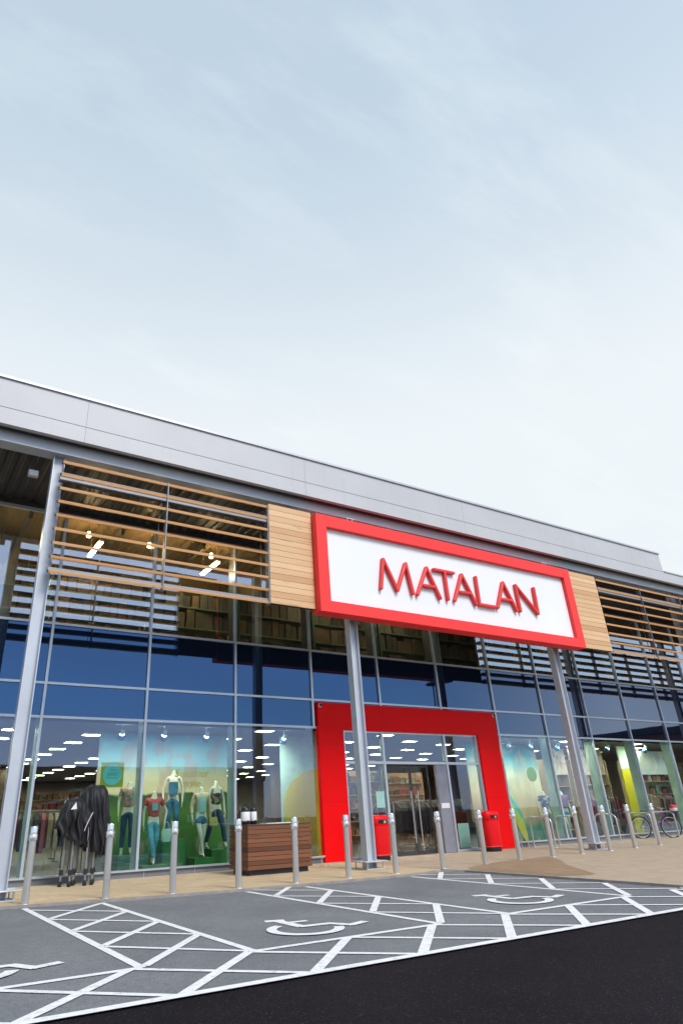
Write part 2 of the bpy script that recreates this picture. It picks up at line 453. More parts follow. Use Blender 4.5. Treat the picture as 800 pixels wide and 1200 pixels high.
for x0, x1 in zip(mull, mull[1:]):
    a, b = x0 + .03, x1 - .03
    pane('upper_window', COATED, a, b, ZC + .028, ZH - .02, .024, .07)
    pane('spandrel_panel', SPANDREL, a, b, ZB + .028, ZC - .028, .03, .16)
    pane('spandrel_panel', SPANDREL, a, b, ZA + .028, ZB - .028, .03, .16)
    pieces = [(a, b)]
    if b > PX0 and a < PX1:
        pieces = []
        if a < PX0 - .1: pieces.append((a, 8.07))
        if b > PX1 + .1: pieces.append((15.12, b))
    for p, q in pieces: pane('shop_window', GLASS, p, q, .188, ZA - .028, .024, .08)
# the red portal round the entrance
m = MB(); IX0, IX1, IZ = 8.90, 14.20, 3.30
QX0, QX1, QZ = 8.055, 15.13, 4.03
m.box(QX0, IX0, -.12, .04, .035, QZ); m.box(IX1, QX1, -.12, .04, .035, QZ); m.box(IX0, IX1, -.12, .04, IZ, QZ)
portal = m.build('entrance_portal', RED, B)
m = MB()
for x in (10.4, 12.1, 13.9): m.box(x, x + .006, -.1225, -.1205, IZ, QZ)
for z in (1.45, 2.9):
    m.box(QX0 + .01, IX0 - .01, -.1225, -.1205, z, z + .006); m.box(IX1 + .01, QX1 - .01, -.1225, -.1205, z, z + .006)
m.build('panel_joint', M('dark_red_joint', (.25, .003, .005), .6), portal)
# entrance glazing
m = MB()
for x in (8.936, 10.34, 12.78, 14.164): m.box(x - .035, x + .035, -.06, .08, .035, IZ - .002)
m.box(8.91, 14.19, -.055, .075, 2.41, 2.48); m.box(8.91, 14.19, -.05, .07, 3.25, 3.296)
for a, b in ((8.972, 10.305), (12.815, 14.128)): m.box(a, b, -.05, .07, .036, .10)
m.build('entrance_frame', ALU, B)
for a, b in ((8.972, 10.305), (10.375, 12.745), (12.815, 14.128)): box('fanlight', GLASS, B, a, b, 0, .02, 2.48, 3.25)
for a, b in ((8.972, 10.305), (12.815, 14.128)): box('side_light', GLASS, B, a, b, 0, .02, .10, 2.41)
box('door_jamb', M('grey_door_jamb', (.24, .25, .30), .45, .2), B, 12.30, 12.742, -.03, .06, .036, 2.408)
CLEAR = glass_mat('clear_door_glass', (.95, .97, .96), (.7, .8, 1), .9, .0)
for a, b, hx, z0, z1 in ((10.40, 11.53, 11.45, .32, 1.69), (11.56, 12.28, 11.70, .12, 1.68)):
    m = MB(); m.box(a, a + .03, .30, .34, .04, 2.40); m.box(b - .03, b, .30, .34, .04, 2.40); m.box(a + .03, b - .03, .30, .34, 2.34, 2.40); m.box(a + .03, b - .03, .30, .34, .04, .13)
    d = m.build('glass_door', DARKGREY, B)
    box('door_pane', CLEAR, d, a + .03, b - .03, .312, .326, .13, 2.34)
    MB().tube([(hx, .22, z0), (hx, .22, z1)], .019, 10).tube([(hx, .22, z0 + .15), (hx, .31, z0 + .15)], .012, 8).tube([(hx, .22, z1 - .15), (hx, .31, z1 - .15)], .012, 8).build('door_handle', STAINLESSCAP, d)
# timber louvres and boarded panels on the front of the columns
slats_z = [8.285, 7.965, 7.645, 7.33, 7.01, 6.695, 6.38, 6.065, 5.75]
SLATDARK = M('slat_shade_dark', (.018, .017, .018), .6, .2)  # dark strip added behind each slat so the shaded backs mirror black
RAILMETAL = M('dull_grey_rail', (.27, .27, .285), .5, .3, .06, 2)
def louvre(x0, x1, rods):
    g = MB()
    for z in (7.90, 5.84): g.box(x0, x1, -2.83, -2.80, z - .04, z + .04)
    root = g.build('louvre_screen', RODMETAL, B)
    for i, z in enumerate(slats_z):
        xs = [x0] + [r for r in rods] + [x1]
        m = MB()
        c_ = MB(); T = Matrix.Translation((0, -2.97, z)) @ Matrix.Rotation(radians(20), 4, 'X')
        for a, b in zip(xs, xs[1:]):
            m.box(a + .018, b - .018, -.015, .05, -.030, .030, T); c_.box(a + .018, b - .018, .051, .19, -.026, .018, T)
        sl_ = m.build('slat', SLATWOOD, root, .004); c_.build('slat_shade_strip', SLATDARK, sl_)
        if i == 1:
            box('slat_rail', RAILMETAL, root, x0, x1, -2.96, -2.87, z - .105, z - .035); box('slat_rail', RAILMETAL, root, x0, x1, -2.96, -2.87, z + .050, z + .066)
        if i == 8: box('slat_rail', RAILMETAL, root, x0, x1, -2.95, -2.86, z + .034, z + .10)
    for r in rods + [x1 - .01]:
        MB().box(r - .012, r + .012, -3.0, -2.84, 5.70, 8.33).build('hanger_rod', RODMETAL, root)
        MB().box(r - .006 - .12, r + .006 - .12, -2.82, -2.80, 5.78, 8.0).build('hanger_rod', RODMETAL, root)
    return root
louvre(-.16, 4.96, [2.28])
louvre(18.13, 33.0, [20.68, 23.25, 25.8, 28.4, 31])
def timber(x0, x1):
    m = MB(); n = 17; p = .1553
    for i in range(n): m.box(x0, x1, -2.985, -2.95, 5.74 + i * p + .004, 5.74 + (i + 1) * p - .003)
    o = m.build('timber_panel', CEDAR, B, .003)
    box('panel_backing', NEARBLACK, o, x0 + .005, x1 - .005, -2.945, -2.86, 5.745, 8.375)  # near-black puts the shade of the mirrored back into its colour
    return o
timber(4.985, 6.26); timber(16.42, 18.10)
# inside
SHOPW = M('shop_wall_paint', (.42, .36, .30), .8, 0, .06, .6)
SHOPC = M('shop_ceiling_tile', (.20, .18, .17), .8, 0, .04, 1)
SHOPF = M('shop_floor_vinyl', (.07, .05, .04), .4, 0, .15, .7)
box('shop_floor', SHOPF, B, XL, XR, .06, 27, -.02, .03)
box('shop_ceiling', SHOPC, B, XL, XR, .40, 27, 3.30, 3.36)
box('upper_floor', M('concrete_floor', (.25, .24, .23), .8), B, XL, XR, .40, 27, 5.33, 5.45)
box('floor_edge', NEARBLACK, B, XL, XR, .37, .395, 3.32, 5.45)
box('back_wall', SHOPW, B, XL, XR, 27.0, 27.2, 0, 8.6)
UPW = M('upper_store_wall', (.34, .24, .11), .8, 0, .08, .5)
box('upper_wall', UPW, B, XL, XR, 6.0, 6.1, 5.46, 8.54)
box('side_wall', SHOPW, B, XL - .2, XL, .0, 27, 0, 8.6); box('side_wall', SHOPW, B, XR, XR + .2, .0, 27, 0, 8.6)
# cross beams of the upper storey
m = MB(); x = -10
while x < 33: m.box(x, x + .1, .4, 5.9, 8.30, 8.52); x += 2.44
m.build('roof_joist', M('dark_joist', (.10, .085, .06), .7), B)
BROWNCOL = M('brown_boxed_column', (.09, .05, .03), .6)

# ------------------------------------------------------------------ the sign
S = thing('shop_sign', 'wide white fascia sign in a thick red frame with raised red lettering', 'sign', (11.33, -2.86, 5.65))
def sbox(m, x0, x1, y0, y1, z0, z1): return m.box(x0 - 11.33, x1 - 11.33, y0 + 2.86, y1 + 2.86, z0 - 5.65, z1 - 5.65)
m = MB()
for t in ((6.275, 6.60, 5.65, 8.30), (16.07, 16.405, 5.65, 8.30)): sbox(m, t[0], t[1], -3.20, -2.80, t[2], t[3])
sbox(m, 6.60, 16.07, -3.20, -2.80, 5.65, 5.945); sbox(m, 6.60, 16.07, -3.20, -2.80, 7.97, 8.30)
m.build('sign_frame', SIGNRED, S, .006)
sbox(MB(), 6.29, 16.39, -2.798, -2.77, 5.665, 8.285).build('sign_shade_back', NEARBLACK, S)  # black sheet added so the sign's shaded back mirrors dark
sbox(MB(), 6.60, 16.07, -3.08, -2.84, 5.945, 7.97).build('sign_panel', SIGNWHITE, S)
def capsule(a, b, w):
    a = Vector(a); b = Vector(b); d = (b - a).normalized(); n = Vector((-d.y, d.x)); out = []
    base = math.atan2(n.y, n.x); r = w / 2
    for i in range(9): t = base + pi * i / 8; out.append((a.x + r * cos(t), a.y + r * sin(t)))
    for i in range(9): t = base + pi + pi * i / 8; out.append((b.x + r * cos(t), b.y + r * sin(t)))
    return out
LET = [
 [[(8.28, 6.52), (8.44, 7.37)], [(8.44, 7.37), (8.84, 6.54)], [(8.84, 6.54), (9.23, 7.37)], [(9.23, 7.37), (9.38, 6.52)]],
 [[(9.55, 6.52), (10.00, 7.37)], [(10.00, 7.37), (10.38, 6.52)], [(9.78, 6.82), (10.22, 6.82)]],
 [[(10.28, 7.37), (11.04, 7.37)], [(10.68, 7.37), (10.68, 6.53)]],
 [[(10.94, 6.53), (11.36, 7.37)], [(11.36, 7.37), (11.78, 6.52)], [(11.16, 6.82), (11.62, 6.82)]],
 [[(11.94, 7.38), (11.92, 6.54)], [(11.92, 6.54), (12.58, 6.54)]],
 [[(12.68, 6.54), (13.09, 7.38)], [(13.09, 7.38), (13.49, 6.54)], [(12.88, 6.83), (13.32, 6.83)]],
 [[(13.66, 6.55), (13.64, 7.37)], [(13.64, 7.37), (14.45, 6.56)], [(14.45, 6.56), (14.48, 7.39)]]]
for strokes in LET:
    m = MB()
    for i, (a, b) in enumerate(strokes):
        poly = [(px - 11.33, pz - 5.65) for px, pz in capsule(a, b, .088)]
        m.prism(poly, -3.19 + 2.86 - .003 * i, -3.075 + 2.86)
    m.build('sign_letter', LETTERRED, S, .02)
m = MB()
for x in (7.35, 15.2):
    for dx in (0, .16): sbox(m, x + dx, x + dx + .035, -3.12, -3.05, 8.30, 8.38)
    sbox(m, x - .04, x + .24, -3.14, -3.02, 8.38, 8.405)
m.build('sign_bracket', STAINLESS, S)

# ------------------------------------------------------------------ bollards
def make_bollard():
    t = thing('bollard', '', 'bollard', group='stainless bollards along the kerb')
    MB().lathe([(.057, 0), (.057, .90)], n=24).build('post', STAINLESS, t)
    MB().lathe([(.0575, .90), (.068, .905), (.070, .93), (.070, .985), (.066, .992), (.060, .995)], n=24).build('collar', STAINLESSCAP, t)
    MB().lathe([(.060, .995), (.060, 1.095), (.054, 1.108), (.03, 1.112)], n=24).build('cap', STAINLESSCAP, t)
    MB().lathe([(.085, .0), (.085, .006), (.06, .008)], n=24).build('base_flange', STAINLESS, t)
    return t
BP = [(.11, -3.42), (1.34, -3.64), (2.43, -3.85), (3.64, -3.95), (4.82, -3.99), (6.03, -3.99), (7.22, -3.98), (8.58, -3.90), (10.0, -3.75), (11.42, -3.50), (12.62, -3.50), (13.85, -3.42), (15.22, -3.28), (16.50, -3.18), (18.0, -2.98)]
BL = ['leftmost steel bollard, in front of the pale tall column',
 'steel bollard just right of the folded gazebo',
 'steel bollard in front of the mannequin in the coral top',
 'steel bollard at the left corner of the timber counter',
 'steel bollard in front of the right half of the timber counter',
 'steel bollard in front of the left leg of the red portal',
 'steel bollard just right of the column and the litter bin, before the doorway',
 'steel bollard at the right jamb of the shop doorway',
 'steel bollard overlapping the right hand litter bin',
 'steel bollard at the right leg of the red portal',
 'steel bollard over the brown paving and before the window with a green round sign',
 'steel bollard just left of the right hand column',
 'steel bollard just right of the right hand column',
 'steel bollard left of the bicycle rear wheel',
 'rightmost steel bollard, in front of the purple bicycle frame']
b0 = make_bollard()
for i, (x, y) in enumerate(BP):
    o = b0 if i == 0 else copy_tree(b0)
    o.location = (x, y, .03 if i else .03); o['label'] = BL[i]; o.rotation_euler = (radians(random.uniform(-.4, .4)), radians(random.uniform(-.5, .5)), random.uniform(0, 6))

# ------------------------------------------------------------------ litter bins
def make_bin():
    t = thing('litter_bin', '', 'bin', group='red litter bins by the entrance')
    P = 3.6
    MB().lathe([(.30, .115), (.31, .14), (.325, .55), (.33, .86)], n=40, sy=.82, power=P).build('body', BINRED, t)
    MB().lathe([(.335, .862), (.345, .87), (.345, 1.02), (.335, 1.06), (.30, 1.10), (.2, 1.118), (.05, 1.122)], n=40, sy=.82, power=P).build('hood', BINRED, t)
    m = MB(); m.box(-.17, .17, -.292, -.262, .905, 1.0)
    m.build('opening', NEARBLACK, t, .012)
    MB().box(.02, .10, -.2955, -.2925, .915, .975).build('ash_plate', STAINLESS, t)
    MB().lathe([(.27, 0), (.285, .02), (.297, .113)], n=40, sy=.82, power=P).build('base', BLACKP, t)
    MB().lathe([(.312, .118), (.318, .122), (.318, .15), (.312, .152)], n=40, sy=.82, power=P).build('trim_band', M('pale_red_band', (.62, .03, .04), .4), t)
    return t
bn = make_bin(); bn.location = (9.36, -.72, .03); bn.scale = (.86, .9, .95); bn['label'] = 'red litter bin between the column and the shop doorway'
b2 = copy_tree(bn, loc=(13.56, -.62, .03), label='red litter bin in front of the right leg of the red portal')

# ------------------------------------------------------------------ timber counter and what stands on it
CT = thing('timber_counter', 'low reddish hardwood counter of horizontal boards standing before the shop window', 'counter', (5.68, -1.5, .03))
m = MB(); n = 10; p = .0855
for i in range(n):
    z0 = .10 + i * p; m.box(-.81, .81, -.45, -.42, z0 + .004, z0 + p - .004); m.box(-.81, .81, .42, .45, z0 + .004, z0 + p - .004)
    m.box(-.81, -.78, -.415, .415, z0 + .004, z0 + p - .004); m.box(.78, .81, -.415, .415, z0 + .004, z0 + p - .004)
m.build('board_cladding', COUNTERWOOD, CT, .004)
box('carcass', NEARBLACK, CT, -.775, .775, -.412, .412, .10, .945)
box('plinth', BLACKP, CT, -.74, .74, -.38, .38, 0, .098)
box('counter_top', M('dark_worktop', (.09, .05, .035), .4), CT, -.82, .82, -.46, .46, .957, .975, .004)
def urn(x, y, lab, r):
    t = thing('drinks_urn', lab, 'urn', (x, y, 1.006), group='drinks urns on the timber counter')
    MB().lathe([(r * .8, 0), (r, .01), (r, .07)], n=22).build('base', BLACKP, t)
    MB().lathe([(r * .98, .072), (r, .08), (r, .255), (r * .97, .26)], n=22).build('body', WHITEP, t)
    MB().lathe([(r * 1.02, .262), (r * 1.03, .29), (r * .9, .335), (r * .4, .355)], n=22).build('lid', BLACKP, t)
    MB().tube([(0 + r * cos(a) * .8, 0, .335 + .07 * sin(a)) for a in [pi * i / 10 for i in range(11)]], .008, 6).build('handle', BLACKP, t)
    MB().box(-.015, .015, -r - .035, -r + .005, .055, .085).build('tap', BLACKP, t)
urn(5.02, -1.55, 'wider white drinks urn with black lid on the left end of the timber counter', .105)
urn(5.25, -1.50, 'narrower white drinks urn with black lid beside the wider one', .075)
tr = MB().box(-.42, .42, -.16, .16, 0, .014).build('serving_tray', WHITEP, None, .004, (5.85, -1.62, 1.007)); tag(tr, 'flat white tray lying on the timber counter top', 'tray')

# ------------------------------------------------------------------ folded gazebo under a black cover
G = thing('folded_gazebo', 'folded black pop up gazebo on steel legs with its black cover draped over', 'gazebo', (1.60, -.72, .03))
LEGM = M('grey_gazebo_steel', (.27, .26, .25), .4, .6, .15, 5)
for (x, y) in ((-.36, -.12), (-.22, -.28), (-.02, .16), (.24, -.22), (.36, .14), (-.10, -.06), (.08, -.30)):
    lg = MB().bar((x, y, .09), (x * .92, y * .9, 1.45), .034).build('leg', LEGM, G)
    MB().box(x - .035, x + .035, y - .035, y + .035, .20, .30).build('leg_bracket', BLACKP, lg, .006)
    MB().lathe([(.026, .0), (.04, .01), (.042, .05), (.025, .085), (.02, .10)], (x, y, 0), 12).build('foot', RUBBER, lg)
for i in range(15):
    x = -.30 + .045 * i; y = random.uniform(-.18, .12)
    MB().bar((x, y, random.uniform(.24, .34)), (x + random.uniform(-.06, .06), y + random.uniform(-.04, .04), 1.2), .012, .026).build('scissor_strut', M('steel_strut', (.26, .25, .24), .35, .7, .1, 6), G)
def interp(pts, x):
    for (ax, ay), (bx, by) in zip(pts, pts[1:]):
        if ax <= x <= bx: return ay + (by - ay) * (x - ax) / (bx - ax)
    return pts[-1][1]
def drape(top, bot, depth, y0, seed, fold):
    rnd = random.Random(seed); ph = [rnd.uniform(0, 6.28) for _ in range(8)]
    x0, x1 = top[0][0], top[-1][0]; nc, nr = 90, 26; vs = []; fs = []
    for side in (-1, 1):
        for j in range(nr + 1):
            t = j / nr
            for i in range(nc + 1):
                s_ = i / nc; x = x0 + (x1 - x0) * s_
                zt = interp(top, x); zb = interp(bot, x) + .025 * sin(23 * s_ + ph[5]) + .02 * sin(41 * s_ + ph[6])
                e = max(0, 1 - (2 * s_ - 1) ** 2) ** .5
                env = depth * e * (1 - (1 - min(1, t * 3.2)) ** 2) ** .5
                k = min(1, t * 1.6 + .12)
                q = s_ * 9 + .9 * sin(2.2 * t + ph[0]) + side * .7
                pl = .55 * cos(6.283 * q * .6) + .30 * sin(31 * s_ + ph[1] + 2.5 * t) + .3 * sin(6 * t + 12 * s_ + ph[2])
                y = y0 + side * (env * (1 + fold * k * pl) + .006)
                xx = x + .03 * k * sin(9 * t + 14 * s_ + ph[3]) + .02 * sin(5 * t + ph[4])
                z = zt + (zb - zt) * t - .03 * k * sin(17 * s_ + 3 * t + ph[7])
                vs.append((xx, y, z))
    m = (nc + 1) * (nr + 1)
    for o in (0, m):
        for j in range(nr):
            for i in range(nc):
                a = o + j * (nc + 1) + i; fs.append((a, a + 1, a + nc + 2, a + nc + 1))
    for i in range(nc): fs.append((i, i + 1, m + i + 1, m + i))
    for j in range(nr):
        for i in (0, nc): a = j * (nc + 1) + i; fs.append((a, a + nc + 1, m + a + nc + 1, m + a))
    return MB().add(vs, fs, True).build('cover', FAB, G)
def fabric_mat():
    m, nt, out = new_mat('black_canopy_fabric'); v = coords(nt)
    f = noise(nt, v, 6, 5, .6)
    principled(nt, out, ramp(nt, f, [(.3, (.006, .006, .008)), (.7, (.012, .012, .016))]), .62, 0, bumpn(nt, noise(nt, v, 9, 6, .65), .5, .03), spec=.55); return m
FAB = fabric_mat()
drape([(-.14, 1.38), (-.10, 1.62), (.0, 1.80), (.12, 1.86), (.40, 1.85), (.48, 1.76), (.56, 1.40), (.57, 1.30)], [(-.14, 1.10), (-.02, .74), (.20, .60), (.30, .50), (.50, .48), (.57, .70)], .27, -.04, 3, .26)
drape([(-.56, 1.12), (-.50, 1.42), (-.42, 1.58), (-.20, 1.62), (.0, 1.55), (.10, 1.36), (.13, 1.2)], [(-.56, .98), (-.44, .93), (-.3, .84), (-.12, .74), (.05, .66), (.13, .80)], .24, -.14, 8, .28)
MB().prism([(-.36, 1.38), (-.24, 1.39), (-.26, 1.52)], -.40, -.392).build('white_mark', WHITEP, G)
MB().tube([(-.50, -.12, 1.10), (-.49, -.14, 1.35), (-.42, -.16, 1.56)], .008, 6).tube([(-.04, -.38, .98), (.02, -.39, 1.15), (.10, -.40, 1.32)], .008, 6).build('piping', WHITEP, G)

# ------------------------------------------------------------------ mannequins
def skin_mesh(name, pts, edges, rad, levels=2, root=0):
    me = bpy.data.meshes.new(name + '_sk'); me.from_pydata(pts, edges, []); me.update()
    ob = bpy.data.objects.new(name + '_tmp', me); COL.objects.link(ob)
    sk = ob.modifiers.new('s', 'SKIN'); sk.use_smooth_shade = True
    for i, r in enumerate(rad):
        d = me.skin_vertices[0].data[i]; d.radius = (r, r) if isinstance(r, (int, float)) else r; d.use_root = (i == root)
    ss = ob.modifiers.new('u', 'SUBSURF'); ss.levels = levels; ss.render_levels = levels
    dg = bpy.context.evaluated_depsgraph_get(); res = bpy.data.meshes.new_from_object(ob.evaluated_get(dg))
    bpy.data.objects.remove(ob); bpy.data.meshes.remove(me)
    res.name = name
    for p in res.polygons: p.use_smooth = True
    return res
def mesh_obj(name, me, mat, parent):
    me.materials.clear(); me.materials.append(mat)
    o = bpy.data.objects.new(name, me); COL.objects.link(o); o.parent = parent; return o
MANN = M('ivory_mannequin', (.66, .56, .47), .4, 0, .04, 3)
DENIM = M('blue_denim', (.045, .15, .26), .8, 0, .35, 9)
DENIML = M('light_blue_denim', (.09, .30, .40), .8, 0, .3, 9)
DENIMD = M('dark_blue_denim', (.015, .045, .10), .8, 0, .3, 9)
def pattern(name, a, b, c, sc):
    m, nt, out = new_mat(name); v = coords(nt)
    vo = N(nt, 'ShaderNodeTexVoronoi'); vo.inputs['Scale'].default_value = sc; L(nt, v, vo.inputs['Vector'])
    s = N(nt, 'ShaderNodeSeparateColor'); L(nt, vo.outputs['Color'], s.inputs[0])
    principled(nt, out, ramp(nt, s.outputs[0], [(.0, a), (.4, b), (.75, c)], 'CONSTANT'), .8); return m
FLORAL = pattern('floral_print', (.50, .17, .12), (.42, .32, .24), (.10, .22, .22), 22)
NAVYP = pattern('navy_print', (.02, .02, .06), (.07, .035, .10), (.28, .26, .06), 16)
CORAL = M('coral_cotton', (.52, .085, .075), .85, 0, .15, 12)
PALEB = M('pale_blue_cotton', (.30, .50, .52), .85, 0, .1, 8)
CREAMK = M('cream_knit', (.58, .50, .42), .85, 0, .12, 12)
SHOE = M('dark_sandal', (.03, .03, .035), .5)
def mannequin(label, loc, rz, legs='stand', top=None, topname='t_shirt', sleeves='short', bottom=DENIM, bottomname='jeans', long=True, arms=((0, 0), (0, 0)), shoe=SHOE, bib=False, headless=True):
    t = thing('mannequin', label, 'mannequin', loc, rz, 'mannequins in the shop windows')
    kn = {'stand': ((-.09, -.02, .50), (.10, -.06, .50)), 'stride': ((-.12, .06, .50), (.12, -.16, .52)), 'cross': ((-.03, -.10, .50), (.08, .0, .50))}[legs]
    an = {'stand': ((-.10, .02, .09), (.11, .02, .09)), 'stride': ((-.20, .12, .09), (.20, -.16, .09)), 'cross': ((.05, -.06, .09), (.02, .10, .09))}[legs]
    pts = [(0, 0, .95), (0, -.005, 1.08), (0, -.01, 1.24), (0, .0, 1.38), (0, .015, 1.47), (0, .01, 1.56), (0, .0, 1.585)]
    rad = [(.145, .10), (.115, .085), (.14, .10), (.12, .09), (.055, .055), (.048, .048), (.045, .045)]
    ed = [(i, i + 1) for i in range(6)]
    tips = []
    for sgn, kk, aa, ar in ((-1, kn[0], an[0], arms[0]), (1, kn[1], an[1], arms[1])):
        b = len(pts)
        pts += [(sgn * .085, 0, .88), (kk[0], kk[1], kk[2] + .0), ((kk[0] + aa[0]) / 2, (kk[1] + aa[1]) / 2 + .02, .33), aa, (aa[0] + sgn * .01, aa[1] - .06, .045), (aa[0] + sgn * .02, aa[1] - .14, .025)]
        rad += [(.088, .09), (.052, .055), (.05, .054), (.03, .033), (.034, .026), (.032, .018)]
        ed += [(0, b), (b, b + 1), (b + 1, b + 2), (b + 2, b + 3), (b + 3, b + 4), (b + 4, b + 5)]
        c = len(pts); out_, fwd = ar
        sh = Vector((sgn * .165, 0, 1.40)); el = Vector((sgn * (.215 + out_), .02 - fwd * .3, 1.13)); wr = Vector((sgn * (.225 + out_ * .4), -.04 - fwd, .90 + fwd * .35)); hd = wr + Vector((sgn * .0, -.02, -.085))
        pts += [tuple(sh), tuple(el), tuple(wr), tuple(hd)]
        rad += [(.05, .05), (.036, .036), (.024, .024), (.032, .018)]
        ed += [(3, c), (c, c + 1), (c + 1, c + 2), (c + 2, c + 3)]
        tips.append((hd, sgn, sh, el, wr))
    body = skin_mesh('body', pts, ed, rad)
    bm = bmesh.new(); bm.from_mesh(body); bm_add = MB()
    for hd, sgn, *_ in tips:                      # four curled fingers and a thumb on each hand
        for q, ln in enumerate((.07, .08, .075, .06)):
            p = hd + Vector((0, -.024 + .016 * q, -.025)); bm_add.tube([p, p + Vector((-sgn * .006, 0, -ln * .5)), p + Vector((-sgn * .02, 0, -ln))], [.0085, .008, .006], 6)
        p = hd + Vector((0, -.03, .02)); bm_add.tube([p, p + Vector((-sgn * .012, -.02, -.03)), p + Vector((-sgn * .02, -.022, -.06))], [.009, .0085, .007], 6)
    tmp = bpy.data.meshes.new('t'); tmp.from_pydata(bm_add.v, [], bm_add.f); bm.from_mesh(tmp); bm.to_mesh(body); bm.free(); bpy.data.meshes.remove(tmp)
    for pl in body.polygons: pl.use_smooth = True
    mesh_obj('body', body, MANN, t)
    # clothing grown a little larger over the same bones
    (hl, sl, shl, ell, wrl), (hr, sr, shr, elr, wrr) = tips
    lp = [(0, 0, .99), (0, 0, .93)]; lr = [(.155, .115), (.158, .118)]; le = [(0, 1)]
    for sgn, kk, aa in ((-1, kn[0], an[0]), (1, kn[1], an[1])):
        b = len(lp)
        if long:
            lp += [(sgn * .085, 0, .86), kk, ((kk[0] + aa[0]) / 2, (kk[1] + aa[1]) / 2 + .02, .33), (aa[0], aa[1], .14)]
            lr += [(.102, .104), (.068, .07), (.064, .066), (.05, .052)]
            le += [(1, b), (b, b + 1), (b + 1, b + 2), (b + 2, b + 3)]
        else:
            q = Vector((sgn * .085, 0, .88)).lerp(Vector(kk), .52)
            lp += [(sgn * .088, 0, .87), tuple(q)]; lr += [(.105, .106), (.095, .098)]; le += [(1, b), (b, b + 1)]
    mesh_obj(bottomname, skin_mesh(bottomname, lp, le, lr), bottom, t)
    tp = [(0, 0, .98), (0, -.005, 1.10), (0, -.01, 1.24), (0, 0, 1.385), (0, .01, 1.44)]; trr = [(.162, .118), (.138, .104), (.158, .118), (.135, .105), (.075, .07)]
    te = [(i, i + 1) for i in range(4)]
    if sleeves != 'none':
        for sgn, sh, el, wr in ((-1, shl, ell, wrl), (1, shr, elr, wrr)):
            c = len(tp)
            if sleeves == 'short': tp += [tuple(sh), tuple(sh.lerp(el, .55))]; trr += [(.066, .066), (.062, .062)]; te += [(3, c), (c, c + 1)]
            else: tp += [tuple(sh), tuple(el), tuple(el.lerp(wr, .85))]; trr += [(.066, .066), (.055, .055), (.04, .04)]; te += [(3, c), (c, c + 1), (c + 1, c + 2)]
    if sleeves == 'none': tp = tp[:3] + [(0, -.005, 1.32)]; trr = trr[:3] + [(.14, .11)]; te = te[:3]
    mesh_obj(topname, skin_mesh(topname, tp, te, trr), top, t)
    if bib: MB().box(-.115, .115, -.150, -.128, .99, 1.30).build('bib', bottom, t, .01)
    for aa, sgn in ((an[0], -1), (an[1], 1)):
        MB().prism([(aa[0] - .035 + sgn * .012, aa[1] + .035), (aa[0] + .035 + sgn * .012, aa[1] + .035), (aa[0] + .045 + sgn * .02, aa[1] - .17), (aa[0] - .045 + sgn * .02, aa[1] - .17)], 0, .016, 'z').bar((aa[0] - .04 + sgn * .015, aa[1] - .10, .04), (aa[0] + .04 + sgn * .015, aa[1] - .10, .04), .05, .02).build('sandal', shoe, t, .004)
    return t
PLG = M('green_plinth_laminate', (.03, .15, .03), .5, 0, .2, 2)
def plinth(x, y, z1, w, lab, d=.5):
    o = MB().box(-w / 2, w / 2, -d / 2, d / 2, 0, z1 - .03).build('display_plinth', PLG, None, .006, (x, y, .031)); return tag(o, lab, 'plinth', 'green display plinths')
XM = [(3.06, .78, .44), (3.68, .72, .21), (4.32, 1.12, .72), (4.93, .72, .30), (5.43, .92, .45)]
plinth(3.06, .78, .44, .5, 'green plinth under the mannequin in the floral top'); plinth(3.70, .72, .21, .62, 'low green plinth under the mannequin in the coral top')
plinth(4.32, 1.12, .72, .6, 'tallest green plinth, at the back between two mannequins', .4); plinth(4.93, .72, .30, .5, 'green plinth under the mannequin in the cream cardigan'); plinth(5.46, .92, .45, .46, 'green plinth under the mannequin in the navy top')
mannequin('headless mannequin in a floral blouse and dark jeans, left of the window mullion', XM[0] + (), radians(-10), 'stand', FLORAL, 'blouse', 'short', DENIMD, 'jeans', True, ((.02, 0), (.03, .05)), M('tan_shoe', (.45, .36, .28), .5))
cm = mannequin('headless mannequin in a coral t-shirt and light blue jeans', XM[1], radians(-14), 'cross', CORAL, 't_shirt', 'short', DENIML, 'jeans', True, ((.02, 0), (.10, .02)))
MB().box(-.05, .09, -.135, -.112, 1.16, 1.32).build('shirt_print', M('pale_print_patch', (.22, .40, .46), .8), cm)
mannequin('tall mannequin in blue denim dungarees over a pale top, behind the others', XM[2], radians(-20), 'stand', CREAMK, 'off_shoulder_top', 'none', DENIM, 'dungarees', True, ((.05, .1), (.03, 0)), bib=True)
c4 = mannequin('mannequin with bare legs in denim shorts and a cream cardigan', XM[3], radians(-5), 'cross', M('beige_knit', (.60, .42, .30), .85, 0, .2, 12), 'cardigan', 'long', DENIM, 'shorts', False, ((.03, 0), (.03, .0)))
MB().lathe([(.10, 1.0), (.098, 1.12), (.105, 1.26), (.08, 1.36)], (0, -.058, 0), 16, 1.0, .85).build('camisole', PALEB, c4)
mannequin('striding mannequin in a navy patterned top and dark jeans', XM[4], radians(12), 'stride', NAVYP, 'top', 'none', DENIMD, 'jeans', True, ((.03, 0), (.05, .0)))
mannequin('mannequin in a white and purple dress top beside the surfboard', (18.05, .9, .05), radians(-30), 'stand', pattern('purple_print', (.35, .33, .38), (.14, .07, .18), (.05, .06, .14), 14), 'top', 'short', M('grey_trousers', (.22, .24, .26), .8), 'trousers', True)
mannequin('mannequin in a lilac top behind the bike hoops and beside the right hand column', (19.0, .9, .05), radians(-25), 'cross', M('lilac_cotton', (.26, .10, .25), .85, 0, .2, 9), 'top', 'short', DENIML, 'shorts', False)
